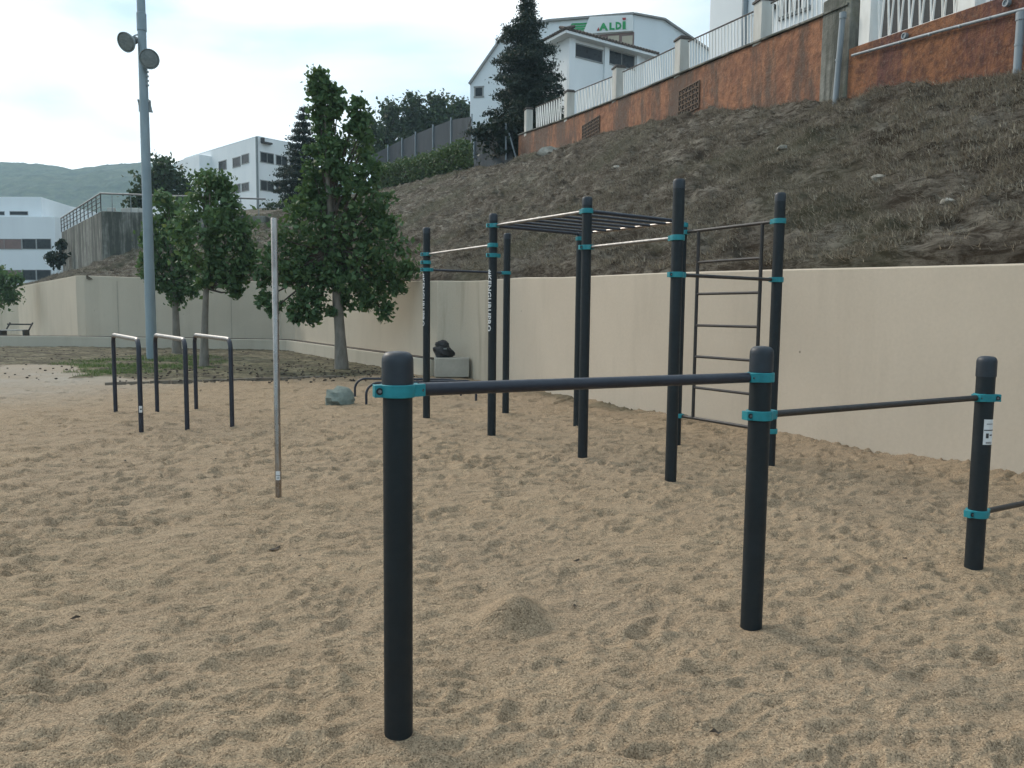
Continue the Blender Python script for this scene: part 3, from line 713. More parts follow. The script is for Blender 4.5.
ALLH = np.concatenate([HP, HW], 0)
ALLH[0, :, 0] += 0; hill = gridmesh('hillside', ALLH, M['hill']); tag(hill, kind='structure')

def scatter_blades(name, pos, hmin, hmax, wid, m, lean=.6, leandir=None, per=1):
    n = len(pos); h = rng.uniform(hmin, hmax, n); a = rng.uniform(0, 2*PI, n); ll = rng.uniform(.1, lean, n)*h
    dx, dy = np.cos(a), np.sin(a)
    if leandir is not None: lx, ly, lz = leandir[0]+dx*.7, leandir[1]+dy*.7, leandir[2]
    else: lx, ly, lz = dx, dy, 0
    b_ = rng.uniform(0, 2*PI, n); wx, wy = np.cos(b_)*wid, np.sin(b_)*wid
    p0 = pos-np.stack([wx, wy, np.full(n, .01)], -1); p1 = pos+np.stack([wx, wy, np.full(n, -.01)], -1)
    p2 = pos+np.stack([lx*ll, ly*ll, h+lz*ll], -1)
    vs = np.stack([p0, p1, p2], 1).reshape(-1, 3)
    me = bpy.data.meshes.new(name); me.vertices.add(3*n); me.vertices.foreach_set('co', vs.reshape(-1).astype(np.float32))
    me.loops.add(3*n); me.loops.foreach_set('vertex_index', np.arange(3*n, dtype=np.int32)); me.polygons.add(n); me.polygons.foreach_set('loop_start', (np.arange(n)*3).astype(np.int32))
    me.update(calc_edges=True); me.materials.append(m)
    t = np.clip(rng.normal(.42, .24, n), 0, 1); a_ = me.attributes.new('tint', 'FLOAT', 'FACE'); a_.data.foreach_set('value', t.astype(np.float32))
    o = bpy.data.objects.new(name, me); COL.objects.link(o); return o
# tufts of dry grass over the visible slope
def hill_samples(n, vmin=.035, vmax=.99):
    # denser near the camera
    out = []
    while sum(map(len, out)) < n:
        i = rng.uniform(vmin, vmax, 60000)*(nv-1); j = rng.uniform(0, ncol-1.01, 60000)
        i0 = i.astype(int); j0 = j.astype(int); p = HP[i0, j0]+(HP[np.minimum(i0+1, nv-1), j0]-HP[i0, j0])*(i-i0)[:, None]+(HP[i0, j0+1]-HP[i0, j0])*(j-j0)[:, None]
        d2 = p[:, 0]**2+p[:, 1]**2; area_bias = np.clip(14/np.sqrt(d2), .12, 1)
        clump = fbm(p[:, 0]*1.6, p[:, 1]*1.6, 50, 3) > rng.uniform(.3, .62, len(p))
        keep = (rng.uniform(0, 1, len(p)) < area_bias) & clump & (p[:, 1] > 1)
        out.append(p[keep])
    return np.concatenate(out)[:n]
tc = hill_samples(60000); reps = 8
pp = np.repeat(tc, reps, 0)+rng.normal(0, .07, (len(tc)*reps, 3))*[1, 1, .35]
dg_ = scatter_blades('dry_grass', pp, .02, .10, .006, M['drygrass'], 2.2, (-.6, -.35, -.25)); tag(dg_, 'dry grey brown grass and straw matted over the sloping hillside', 'dry grass', kind='stuff')
# grass in the bed
msk = (green > .22) & (bed > .3); idx = np.argwhere(msk); sel = idx[rng.integers(0, len(idx), 8000)]
gp = np.stack([GX[sel[:, 0], sel[:, 1]], GY[sel[:, 0], sel[:, 1]], GZ[sel[:, 0], sel[:, 1]]], -1)+rng.normal(0, .05, (8000, 3))*[1, 1, 0]
tag(scatter_blades('grass', gp, .02, .09, .008, M['grass'], .8), 'thin green grass growing in the dirt bed near the back wall', 'grass', kind='stuff')
# pale stones on the slope
R3 = random.Random(3)
def hillp(px, py):
    d = ray(px, py); k = HP.reshape(-1, 3)-ORG; k = k/np.linalg.norm(k, axis=1)[:, None]; q = d/np.linalg.norm(d); i = int(np.argmax(k@q)); return HP.reshape(-1, 3)[i]
st = [(548, 156, .42, 'big pale boulder on top of the slope at the foot of the orange wall'), (881, 180, .09, 'small pale stone alone on the middle of the bare slope'), (784, 147, .10, 'whitish stone high on the slope under the grated orange wall'), (948, 203, .08, 'small pale stone low on the slope above the cream wall'), (616, 168, .10, 'pale stone high on the slope left of the tallest post'), (540, 218, .10, 'pale stone on the slope just above the overhead ladder')]
for k, (px, py, s_, lab) in enumerate(st):
    p = hillp(px, py); tag(blob('hill_rock', p+[0, 0, s_*.2], (s_*1.2, s_, s_*.6), M['rock_pale'], sub=2, amp=.3, freq=1.2, seed=20+k), lab, 'rock')

# ================================================================ ORANGE GARDEN WALL AND RAILING
top_l = [(518.5, 135.5), (564, 120), (609, 103), (640, 91), (669, 79), (745, 48), (820, 18), (850, 5)]
tl = [Upt(*p) for p in top_l]
base_all = sorted(base_line, key=lambda p: p[0])
def ubase(px): return np.interp(px, [p[0] for p in base_all], [p[1] for p in base_all])
def slab(name, toppts, zdrop, m, parent, thick=.3):
    mb = MB(); vs = []; n = len(toppts); dr = np.array([UB[0]-UA[0], UB[1]-UA[1]]); dr /= np.linalg.norm(dr); nn = np.array([-dr[1], dr[0]])*thick
    if nn[0] < 0: nn = -nn
    for p in toppts:
        zb_ = p[2]-zdrop
        vs += [(p[0], p[1], zb_), (p[0], p[1], p[2]), (p[0]+nn[0], p[1]+nn[1], p[2]), (p[0]+nn[0], p[1]+nn[1], zb_)]
    fs = []
    for i in range(n-1):
        o = 4*i
        for k in range(4): fs.append((o+k, o+(k+1) % 4, o+4+(k+1) % 4, o+4+k))
    fs += [(0, 1, 2, 3), tuple(4*(n-1)+k for k in (3, 2, 1, 0))]
    mb.add(vs, fs); return mb.build(name, m, parent, bevel=.02, ang=25)
ow = thing('garden_wall', tl[3]*[1, 1, 0]+[0, 0, tl[3][2]-1.2], 'rough orange rendered garden wall with brick grilles at the top of the slope', 'wall')
slab('wall_body', tl, 2.6, M['orange'], ow)
cp = MB(); 
for a, b_ in zip(tl[:-1], tl[1:]):
    A = Vector(a)+Vector((.1, .04, .03)); B = Vector(b_)+Vector((.1, .04, .03)); d = (B-A).normalized(); s_ = Vector((d.y, -d.x, 0)).normalized(); cp.box((A+B)/2, ((B-A).length, .34, .05), 0, ax=(d, s_, d.cross(s_)))
cp.build('coping', M['oldconc'], ow, bevel=.008)
udir = Vector((UB[0]-UA[0], UB[1]-UA[1], 0)).normalized(); unrm = Vector((udir.y, -udir.x, 0)); unrm = unrm if unrm.x < 0 else -unrm
def grille(px0, py0, px1, py1, parent):
    a = Vector(Upt(px0, py0)); b_ = Vector(Upt(px1, py0)); zt_, zb_ = max(a.z, b_.z), Upt((px0+px1)/2, py1)[2]
    Lh = (Vector((b_.x-a.x, b_.y-a.y, 0))).length; zm = (a.z+b_.z)/2; hgt = zm-zb_
    c = (a+b_)/2; c.z = zm-hgt/2
    m0 = MB(); m0.box(c+unrm*.004, (Lh, .012, hgt), 0, ax=(udir, unrm, Vector((0, 0, 1)))); g0 = m0.build('grille', M['hole'], parent)
    m1 = MB(); nx = 6; nz = 5
    for k in range(nx+1): m1.box(c+udir*(-Lh/2+Lh*k/nx)+unrm*.03, (.022, .03, hgt), 0, ax=(udir, unrm, Vector((0, 0, 1))))
    for k in range(nz+1):
        m1.box(c+Vector((0, 0, -hgt/2+hgt*k/nz))+unrm*.032, (Lh+.03, .03, .022), 0, ax=(udir, unrm, Vector((0, 0, 1))))
    for k in range(nx):
        for j in range(nz): m1.box(c+udir*(-Lh/2+Lh*(k+.5)/nx)+Vector((0, 0, -hgt/2+hgt*(j+.5)/nz))+unrm*.022, (.018, .02, hgt/nz*.8), 0, ax=((udir+Vector((0, 0, .8))).normalized(), unrm, (Vector((0, 0, 1))-udir*.8).normalized()))
    sub(m1.build('brick_lattice', simple('brick_lattice%d' % px0, (.24, .16, .11), (.14, .1, .075), 6, .9)), g0)
grille(680, 86, 700, 112, ow); grille(583, 121, 600, 138, ow)
ds = MB()   # old stained concrete pier where the two walls meet
pa = Upt(822, 60); pbb = Upt(849, 60); cc = (pa+pbb)/2
ds.box((cc[0]+.15, cc[1]+.045, zat(836, 44, cc[1])-.1), ((Vector(pbb)-Vector(pa)).length, .36, 2.3), 0, ax=(udir, unrm, Vector((0, 0, 1))))
ds.build('stained_pier', M['oldconc'], ow, bevel=.03)
# red wall at right
top_r = [(850, 49), (858, 46), (957, 12.5), (997, -1), (1030, -12)]
trr = [Upt(*p) for p in top_r]; e0 = trr[-1]+(trr[-1]-trr[-2])*np.array([1, 1, 1])*4; trr.append(e0)
trr = [p+np.array([unrm.x, unrm.y, 0])*.03 for p in trr]
rwl = thing('garden_wall', trr[1]*[1, 1, 0]+[0, 0, trr[1][2]-1], 'dark red brown rendered garden wall at top right, with a grey conduit along it', 'wall')
slab('wall_body', trr, 2.3, M['redwall'], rwl)
def onU(px, py, o=.0): return Vector(online(px, py, UA+np.array([unrm.x, unrm.y])*o, UB[:2]+np.array([unrm.x, unrm.y])*o))
m_ = MB(); m_.tube([onU(852, 55.5, .1), onU(940, 31, .1), onU(1024, 9, .1), onU(1040, 5, .1)], .027, 10); 
for px in (870, 900, 930, 960, 990): p = onU(px, np.interp(px, [852, 1024], [55.5, 9]), .1); m_.lathe(p, [(.034, -.02), (.034, .02)], 10, axis=udir)
m_.build('conduit', M['pvc'], rwl)
for px, py in ((905, 36), (1007, 3)):
    p = onU(px, py, .06); m_ = MB(); m_.lathe(p, [(.06, -.06), (.06, .04), (.042, .04), (.042, .02), (.001, .02)], 18, axis=unrm); m_.build('drain_spout', M['pvc'], rwl)
# downpipes
for (x0, y0, x1, y1, lab) in ((843, 14, 834, 99, 'grey plastic downpipe on the stained pier between the orange and red garden walls'), (1021, 14, 1017, 72, 'grey plastic downpipe at the far right end of the red garden wall')):
    a = onU(x0, y0, .16); b_ = onU(x1, y1, .16); b_.x += (a.x-b_.x)*.4
    m_ = MB(); m_.tube([a, b_-Vector((0, 0, .3))], .062, 14); m_.lathe(a+Vector((0, 0, -.1)), [(.074, 0), (.074, .13)], 14); m_.lathe(a.lerp(b_, .55), [(.069, 0), (.069, .04)], 14)
    tag(m_.build('downpipe', M['pvc']), lab, 'pipe')
# railing, left section: pillars + straight balusters under a dark cap rail
rl = thing('garden_railing', tl[3], 'white balustrade with concrete pillars on the orange garden wall', 'railing')
def tz(px): 
    xs = [p[0] for p in top_l]; return np.interp(px, xs, [p[1] for p in top_l])
pill = [(518, 533, 110), (558.5, 573, 93), (609, 619, 69), (670, 684, 41), (748, 766, 3)]
for (x0, x1, yt) in pill:
    a = Vector(Upt(x0, tz(x0))); b_ = Vector(Upt(x1, tz(x1))); w_ = min(.42, (Vector((b_.x-a.x, b_.y-a.y, 0))).length); c = (a+b_)/2-unrm*.16
    zb_ = min(a.z, b_.z); zt_ = Upt((x0+x1)/2, yt)[2]
    m_ = MB(); m_.box((c.x, c.y, (zb_+zt_)/2), (.36, .34, zt_-zb_), 0, ax=(udir, unrm, Vector((0, 0, 1)))); po = m_.build('pillar', M['pillar'], rl, bevel=.012)
    k_ = MB(); k_.box((c.x, c.y, zt_+.03), (.43, .41, .06), 0, ax=(udir, unrm, Vector((0, 0, 1)))); k_.box((c.x, c.y, zt_+.08), (.36, .32, .05), 0, ax=(udir, unrm, Vector((0, 0, 1)))); sub(k_.build('pillar_cap', M['rust'], bevel=.01), po)
rails = [(533, 558.5), (573, 609), (619, 670), (684, 748), (766, 850)]
BL = []
def railtop(px): return np.interp(px, [518, 560, 612, 675, 755, 850], [113, 96, 75, 45, 8, -40])
for (x0, x1) in rails:
    a = Vector(Upt(x0, railtop(x0)))-unrm*.15; b_ = Vector(Upt(x1, railtop(x1)))-unrm*.15; a0 = Vector(Upt(x0, tz(x0)))-unrm*.15; b0 = Vector(Upt(x1, tz(x1)))-unrm*.15
    m_ = MB(); m_.tube([a, b_], .022, 8); m_.tube([a.lerp(a0, .93), b_.lerp(b0, .93)], .018, 8); m_.build('cap_rail', M['rust'], rl)
    n = max(3, int(round((b_-a).length/.165))); vee = x0 < 600
    for k in range(n):
        t = (k+.5)/n; p = a.lerp(b_, t); q = a0.lerp(b0, t); h_ = p.z-q.z-.03
        bent = 642 < x0+(x1-x0)*t < 660
        ln = udir*((.05 if k % 2 else -.05)+random.uniform(-.015, .015) if vee else (random.uniform(-.05, .05) if bent else random.uniform(-.006, .006)))
        A_, B_ = Vector((q.x, q.y, q.z+.02))-ln, Vector((p.x, p.y, q.z+h_))+ln
        BL.append((A_, B_, .045 if vee or bent else .03))
BL.sort(key=lambda e: e[0].y)
for e in BL[:100]:
    d = (e[1]-e[0]).normalized(); m_ = MB(); m_.box((e[0]+e[1])/2, (e[2], .028, (e[1]-e[0]).length), 0, ax=(udir, unrm, d)); m_.build('baluster', M['white_paint'], rl)
m_ = MB()
for e in BL[100:]:
    d = (e[1]-e[0]).normalized(); m_.box((e[0]+e[1])/2, (e[2], .028, (e[1]-e[0]).length), 0, ax=(udir, unrm, d))
if BL[100:]: tag(m_.build('far_balusters', M['white_paint'], rl), kind='stuff')
print('balusters', len(BL))
# railing, right section: white pillars, V shaped balusters
rr2 = thing('garden_railing', trr[1], 'white railing of V shaped balusters between white pillars, on the red garden wall', 'railing')
def t2(px): return np.interp(px, [p[0] for p in top_r], [p[1] for p in top_r])
for (x0, x1) in ((858, 869), (957, 975)):
    a = onU(x0, t2(x0)); b_ = onU(x1, t2(x1)); c = (a+b_)/2-unrm*.15; m_ = MB(); m_.box((c.x, c.y, a.z+.6), ((b_-a).length+.0, .3, 1.3), 0, ax=(udir, unrm, Vector((0, 0, 1)))); po = m_.build('pillar', M['white_paint'], rr2, bevel=.01)
    k_ = MB(); k_.box((c.x, c.y, a.z+1.28), ((b_-a).length+.1, .4, .07), 0, ax=(udir, unrm, Vector((0, 0, 1)))); sub(k_.build('pillar_cap', M['white_paint'], bevel=.01), po)
for (x0, x1) in ((870, 956), (976, 1060)):
    a = onU(x0, t2(x0))-unrm*.12; b_ = onU(x1, t2(x1))-unrm*.12; U1 = Vector((0, 0, 1.15))
    m_ = MB(); m_.tube([a+U1, b_+U1], .03, 8); m_.tube([a+Vector((0, 0, .03)), b_+Vector((0, 0, .03))], .025, 8); m_.build('cap_rail', M['white_paint'], rr2)
    n = int((b_-a).length/.26)
    for k in range(n):
        p = a.lerp(b_, (k+.5)/n); m_ = MB()
        for s_ in (-1, 1): m_.tube([p+Vector((0, 0, .03))+udir*.015*s_, p+U1+udir*.105*s_], .02, 6)
        m_.build('baluster', M['white_paint'], rr2)

# ================================================================ TREES
def leafmesh(name, C, size, m, parent, droop=.3, tintmu=.4, aspect=.62):
    n = len(C); s_ = size*rng.uniform(.6, 1.35, n)
    a = rng.normal(0, 1, (n, 3)); a /= np.linalg.norm(a, axis=1)[:, None]
    b_ = rng.normal(0, 1, (n, 3)); b_[:, 2] -= droop; b_ -= a*(a*b_).sum(1)[:, None]; b_ /= np.linalg.norm(b_, axis=1)[:, None]
    l_ = a*s_[:, None]*aspect/2; k = b_*s_[:, None]/2; nr = np.cross(a, b_)*s_[:, None]*.12
    vs = np.stack([C-k, C+l_-k*.1+nr, C+k, C-l_-k*.1+nr], 1).reshape(-1, 3)
    me = bpy.data.meshes.new(name); me.vertices.add(4*n); me.vertices.foreach_set('co', vs.reshape(-1).astype(np.float32))
    me.loops.add(4*n); me.loops.foreach_set('vertex_index', np.arange(4*n, dtype=np.int32)); me.polygons.add(n); me.polygons.foreach_set('loop_start', (np.arange(n)*4).astype(np.int32))
    me.update(calc_edges=True); me.materials.append(m)
    clt = fbm(C[:, 0]*1.4+C[:, 2], C[:, 1]*1.4+C[:, 2]*1.3, 77, 2)
    t = np.clip(rng.normal(tintmu, .16, n)+(clt-.5)*.5+(rng.uniform(0, 1, n) > .975)*.5, 0, 1)
    at_ = me.attributes.new('tint', 'FLOAT', 'FACE'); at_.data.foreach_set('value', t.astype(np.float32))
    o = bpy.data.objects.new(name, me); COL.objects.link(o)
    if parent is not None: o.parent = parent; o.matrix_parent_inverse = Matrix.Translation(-Vector(parent.location))
    return o
def crown_pts(blobs, Y, dens, cl_r, per, depthf=1.0, seedy=0):
    """blobs (px,py,r px) at distance Y -> leaf centres gathered in sprays"""
    out = []; k = Y/F
    for (px, py, r) in blobs:
        c = at(px, py, Y+random.uniform(-.35, .35)*r*k*2); R_ = r*k
        nsub = max(8, int(dens*R_*R_*14))
        for _ in range(nsub):
            v = rng.normal(0, 1, 3); v /= np.linalg.norm(v); rad = R_*rng.uniform(.3, 1.0)
            cc_ = c+v*[rad, rad*depthf, rad]
            q = rng.normal(0, 1, (per, 3))*[1, 1, .8]*cl_r*rng.uniform(.6, 1.2)*min(1., .35+R_*1.9)
            out.append(cc_+q)
    return np.concatenate(out)
def limbs(mb, base, blobs, Y, trunk_top, r0_, seed=1):
    k = Y/F
    for (px, py, r) in blobs:
        c = Vector(at(px, py, Y)); t = min(.97, max(.45, (c.z-base.z)/(trunk_top.z-base.z)*.72)); s_ = base.lerp(trunk_top, t)
        mid = s_.lerp(c, .5)+Vector((0, 0, -.08*(c-s_).length)); rr_ = r0_*(1-t)*.4+.012
        mb.tube([s_, mid, c], [rr_, rr_*.7, rr_*.3], 6)
def tree(name, base_px, top_px, r_base, blobs, label, cat, leafm, barkm, dens, clr, per, leaf, Y=None, z0=0, droop=.3, depthf=1, group=None, tint=.4, nobr=False):
    if Y is None: b_ = Vector(gnd(*base_px)); Y = b_.y
    else: b_ = Vector(at(*base_px, Y))
    tp_ = Vector(at(*top_px, Y)); t = thing(name, b_, label, cat, group)
    m_ = MB(); pts = []; rad = []
    for k in range(9):
        q = k/8; p = b_.lerp(tp_, q)+Vector((math.sin(q*5+b_.x)*.06*q*r_base*8, 0, 0)); pts.append(p); rad.append(r_base*(1-.88*q)*(1.28 if k == 0 else 1))
    pts[0] = pts[0]-Vector((0, 0, .15)); m_.tube(pts, rad, 12)
    m_.build('trunk', barkm, t)
    if not nobr:
        m2 = MB(); m2.tube([b_+Vector((0, 0, .3)), tp_], [.02, .004], 6); limbs(m2, b_, blobs, Y, tp_, r_base); m2.build('branch', M['bark_d'], t)
    leafmesh('crown', crown_pts(blobs, Y, dens, clr, per, depthf), leaf, leafm, t, droop, tint)
    return t
tree('plane_tree', (342, 370), (324, 90), .165, [(319, 78, 7), (315, 88, 8), (327, 86, 6), (319, 99, 9), (333, 93, 7), (338, 103, 6), (334, 113, 5), (318, 112, 7), (322, 130, 9), (359, 104, 5), (355, 116, 7), (366, 119, 5), (350, 128, 7), (362, 134, 8), (332, 143, 12), (322, 152, 14), (340, 158, 15), (360, 153, 13), (372, 168, 12), (312, 170, 11), (330, 176, 20), (355, 180, 20), (304, 190, 14), (376, 192, 15), (318, 200, 22), (345, 205, 25), (370, 212, 22), (293, 215, 18), (385, 222, 16), (318, 228, 28), (352, 235, 30), (284, 240, 19), (385, 245, 22), (272, 260, 16), (300, 258, 22), (335, 262, 28), (370, 264, 26), (398, 262, 15), (409, 270, 8), (318, 285, 20), (292, 283, 12), (352, 285, 18), (378, 287, 18), (265, 278, 9), (396, 285, 9), (262, 300, 8), (275, 308, 6), (320, 303, 11), (313, 317, 6), (347, 301, 7), (372, 304, 12), (384, 311, 7), (322, 124, 9), (325, 137, 11), (318, 148, 10), (336, 147, 10), (330, 162, 13), (344, 170, 12), (310, 290, 14), (328, 288, 16), (362, 290, 15), (340, 278, 20), (306, 272, 20), (285, 272, 14), (390, 275, 14), (299, 302, 9), (296, 316, 6), (333, 312, 6)],
     'tallest leafy tree, its full green crown hiding part of the cream wall', 'tree', M['leaf_plane'], M['bark'], 3.6, .13, 24, .155, droop=.6, depthf=.95)
tree('young_tree', (204, 367), (209, 190), .12, [(205, 178, 9), (214, 186, 12), (202, 195, 14), (222, 197, 12), (232, 208, 9), (195, 212, 16), (216, 216, 18), (236, 225, 13), (205, 235, 20), (230, 243, 18), (246, 243, 8), (190, 245, 14), (215, 258, 18), (238, 262, 14), (225, 274, 12), (200, 268, 13), (234, 281, 7), (206, 284, 6), (246, 228, 8), (248, 258, 9), (242, 272, 7), (180, 228, 10), (222, 184, 8), (236, 292, 4)],
     'medium green tree left of the tallest one, its trunk right behind the right U bar', 'tree', M['leaf_young'], M['bark'], 3.4, .17, 24, .16, droop=.5)
tree('young_tree', (177, 354), (170, 205), .15, [(162, 200, 8), (170, 212, 12), (158, 225, 12), (172, 235, 15), (160, 248, 14), (182, 252, 14), (154, 262, 8), (168, 268, 12), (182, 275, 12), (150, 276, 5), (190, 290, 7), (172, 288, 6), (178, 298, 5), (162, 282, 5), (150, 240, 8), (146, 262, 6), (186, 222, 10), (188, 268, 10)],
     'slim tree right behind the floodlight pole, its trunk against the back wall', 'tree', M['leaf_young'], M['bark'], 2.8, .2, 24, .19, droop=.5)
tree('broadleaf_tree', (-6, 336), (-4, 270), .12, [(-2, 275, 12), (6, 288, 10), (-14, 280, 16), (10, 298, 6), (-8, 296, 12), (15, 280, 4)], 'dark green tree cut by the left edge, beside the bench', 'tree', M['leaf_young'], M['bark_d'], 1.6, .25, 24, .24, Y=42)
# dark trees farther back
tree('evergreen_tree', (165, 215), (165, 165), .3, [(160, 166, 6), (170, 172, 10), (152, 180, 10), (180, 180, 10), (165, 188, 16), (145, 193, 11), (184, 194, 12), (156, 205, 14), (176, 208, 12), (136, 203, 7)], 'dark bushy evergreen behind the floodlight pole, left of the white office block', 'tree', M['leaf_pine'], M['bark_d'], .9, .45, 24, .42, Y=66)
def conifer(name, px, py_top, py_base, wpx, Y, label, seed, lean=0, m=None, gap=.0):
    R4 = random.Random(seed); b_ = Vector(at(px, py_base, Y)); tpz = at(px+lean, py_top, Y); tp_ = Vector(tpz); H_ = tp_.z-b_.z; k = Y/F
    t = thing(name, b_, label, 'tree'); m_ = MB(); m_.tube([b_-Vector((0, 0, .3)), b_.lerp(tp_, .5), tp_], [.2, .11, .015], 8); m_.build('trunk', M['bark_d'], t)
    pts = []; br = MB(); nlev = 24 if wpx > 40 else 15
    for i in range(nlev):
        q = (i+.3)/nlev; z = q*H_; Rl = wpx*k*(1-q)**.85*R4.uniform(.75, 1.1)*(.55+.45*min(1, q*3.5+.3))+.12
        c = b_.lerp(tp_, q); nb_ = 8 if q < .7 else 6
        for j in range(nb_):
            a = 2*PI*(j+R4.random()*.9)/nb_+i*1.3; l_ = Rl*R4.choice((.5, .7, .85, 1., 1.12))*R4.uniform(.85, 1.1); d = Vector((math.cos(a), math.sin(a), 0))
            e = c+d*l_+Vector((0, 0, -.12*l_+.1)); mid = c.lerp(e, .5)+Vector((0, 0, .06*l_)); br.tube([c, mid, e], [.035, .02, .006], 4)
            ns = max(6, int(l_*30))
            for s_ in range(ns):
                f = R4.uniform(.12, 1.02); p = c.lerp(e, f); w_ = .10+.24*(1-abs(f-.6))*min(1, l_*.6)
                pts.append(np.array(p)+rng.normal(0, 1, (6, 3))*[w_, w_, .09]*(1 if f < .8 else .7)+[0, 0, -.06-.1*f*f])
    br.build('branch', M['bark_d'], t)
    leafmesh('crown', np.concatenate(pts), .20, m or M['leaf_fir'], t, .5, .4, .35)
conifer('fir_tree', 527, -16, 154, 62, 43, 'tall dark conical fir before the white store at the end of the orange wall', 4)
conifer('cedar_tree', 302, 104, 212, 34, 56, 'thin ragged dark cedar between the office block and the tallest leafy tree', 9, lean=2)
for k, (bl, Y, lab) in enumerate([
    ([(366, 118, 7), (372, 132, 13), (362, 148, 16), (378, 158, 14)], 84, 'leftmost rounded pine of the pine row, half behind the tallest leafy tree'),
    ([(388, 112, 10), (394, 124, 15), (386, 142, 15), (402, 146, 12)], 88, 'second rounded pine from the left above the netting fence'),
    ([(412, 107, 12), (418, 120, 14), (412, 134, 14), (424, 128, 10)], 90, 'third rounded pine from the left above the netting fence'),
    ([(436, 103, 11), (442, 116, 14), (432, 122, 12), (446, 126, 10)], 90, 'broad pine at the top of the netting fence, second from the white store'),
    ([(457, 105, 10), (463, 115, 12), (468, 122, 12), (456, 120, 12), (474, 128, 9)], 92, 'rightmost pine of the row, touching the white store')]):
    tree('pine_tree', (bl[1][0], 172), (bl[1][0], bl[0][1]+4), .25, bl, lab, 'tree', M['leaf_pine'], M['bark_d'], .85, .45, 26, .45, Y=Y, group='pines behind the netting fence')
# shrubs
def shrub(name, blobs, Y, label, m, dens=.9, clr=.15, per=14, leaf=.14, cat='shrub'):
    b_ = Vector(at(blobs[0][0], max(p[1]+p[2] for p in blobs), Y)); t = thing(name, b_, label, cat)
    m_ = MB()
    for (px, py, r) in blobs: m_.tube([b_-Vector((0, 0, .2)), b_.lerp(Vector(at(px, py, Y)), .6), at(px, py, Y)], [.05, .03, .01], 5)
    m_.build('stem', M['bark_d'], t); leafmesh('foliage', crown_pts(blobs, Y, dens, clr, per), leaf, m, t)
    return t
shrub('shrub', [(498, 128, 10), (490, 140, 12), (506, 143, 11), (482, 134, 7), (512, 130, 8)], 41.8, 'dark shrub under the fir, beside the end of the orange wall', M['leaf_fir'], 1.5, .28, 24, .24)
shrub('shrub', [(281, 205, 7), (270, 207, 6), (291, 208, 6)], 62, 'low bushes at the foot of the white office block', M['leaf_pine'], 1.2, .25, 18, .25)
shrub('shrub', [(58, 255, 5), (55, 262, 4), (60, 245, 4), (50, 257, 3)], 54, 'spiky dark plant beside the stained concrete terrace', M['leaf_fir'], .8, .2, 14, .35)
# ivy hedge along the top of the slope
hpts = []
hl = [(376, 189, 57.5, 17), (400, 183, 54.5, 20), (430, 176, 51, 22), (460, 168, 47.5, 22), (485, 163, 45, 19), (507, 158, 43, 14)]
hd = thing('ivy_hedge', at(440, 174, 50), 'long clipped looking green ivy hedge below the netting fence', 'hedge')
for s_ in np.linspace(0, 1, 230):
    i = s_*(len(hl)-1); i0 = min(int(i), len(hl)-2); f = i-i0; q = [hl[i0][k]*(1-f)+hl[i0+1][k]*f for k in range(4)]
    hh = q[3]*(.82+.36*float(fbm(np.array(s_*19.), np.array(3.), 5, 2)))
    for j in range(11):
        p = at(q[0], q[1]-hh*random.uniform(0, 1)**.8, q[2]+random.uniform(-.5, .7)); hpts.append(p+rng.normal(0, 1, (11, 3))*.16)
leafmesh('foliage', np.concatenate(hpts), .17, M['leaf_hedge'], hd, .3, .5)
m_ = MB(); hc = [Vector(at(h_[0], h_[1]-h_[3]*.4, h_[2]+.3)) for h_ in hl]; m_.tube(hc, [.35]*len(hc), 8); m_.build('stems', M['bark_d'], hd)
# netting fence
nf = thing('netting_fence', at(430, 165, 56), 'tall dark netting fence on thin posts above the ivy hedge', 'fence')
ft = [(372, 155.5, 62), (388, 147, 60.5), (402, 140, 59), (415.5, 134, 57.5), (433, 127, 55.5), (451, 120, 53.5), (472, 116.5, 51)]
for a, b_ in zip(ft[:-1], ft[1:]):
    A, B = Vector(at(*a)), Vector(at(*b_)); dn_ = Vector((0, 0, 3.6)); m_ = MB(); m_.prism([A, B, B-dn_, A-dn_], (.012, .03, 0)); m_.build('netting_panel', M['netting'], nf)
for a in ft:
    A = Vector(at(*a))+Vector((0, -.05, .15)); m_ = MB(); m_.tube([A, A-Vector((0, 0, 4))], .05, 8); m_.build('fence_post', M['pvc'], nf)
m_ = MB(); A = Vector(at(471, 119, 50.9)); m_.tube([A, Vector(at(463, 146, 50.9))], .04, 8); m_.build('fence_brace', M['darkmetal'], nf)
nf2 = thing('netting_fence', at(500, 150, 41), 'dark netting screen under the fir beside the end of the orange wall', 'fence')
A, B = Vector(at(474, 128, 45)), Vector(at(513, 126, 41.4)); m_ = MB(); m_.prism([A, B, B-Vector((0, 0, 2.2)), A-Vector((0, 0, 2.4))], (.01, .03, 0)); m_.build('netting_panel', M['netting'], nf2)
for px, y0, y1, tl_ in ((474, 126, 158, 0), (506, 123, 160, 0)):
    m_ = MB(); m_.tube([at(px, y0, 41.3 if px > 480 else 44.9), at(px+tl_, y1, 41.3 if px > 480 else 44.9)], .05, 8); m_.build('fence_post', M['pvc'], nf2)
m_ = MB(); m_.tube([at(509, 133, 41.2), at(516, 158, 41.0)], .04, 8); m_.build('fence_brace', M['pvc'], nf2)

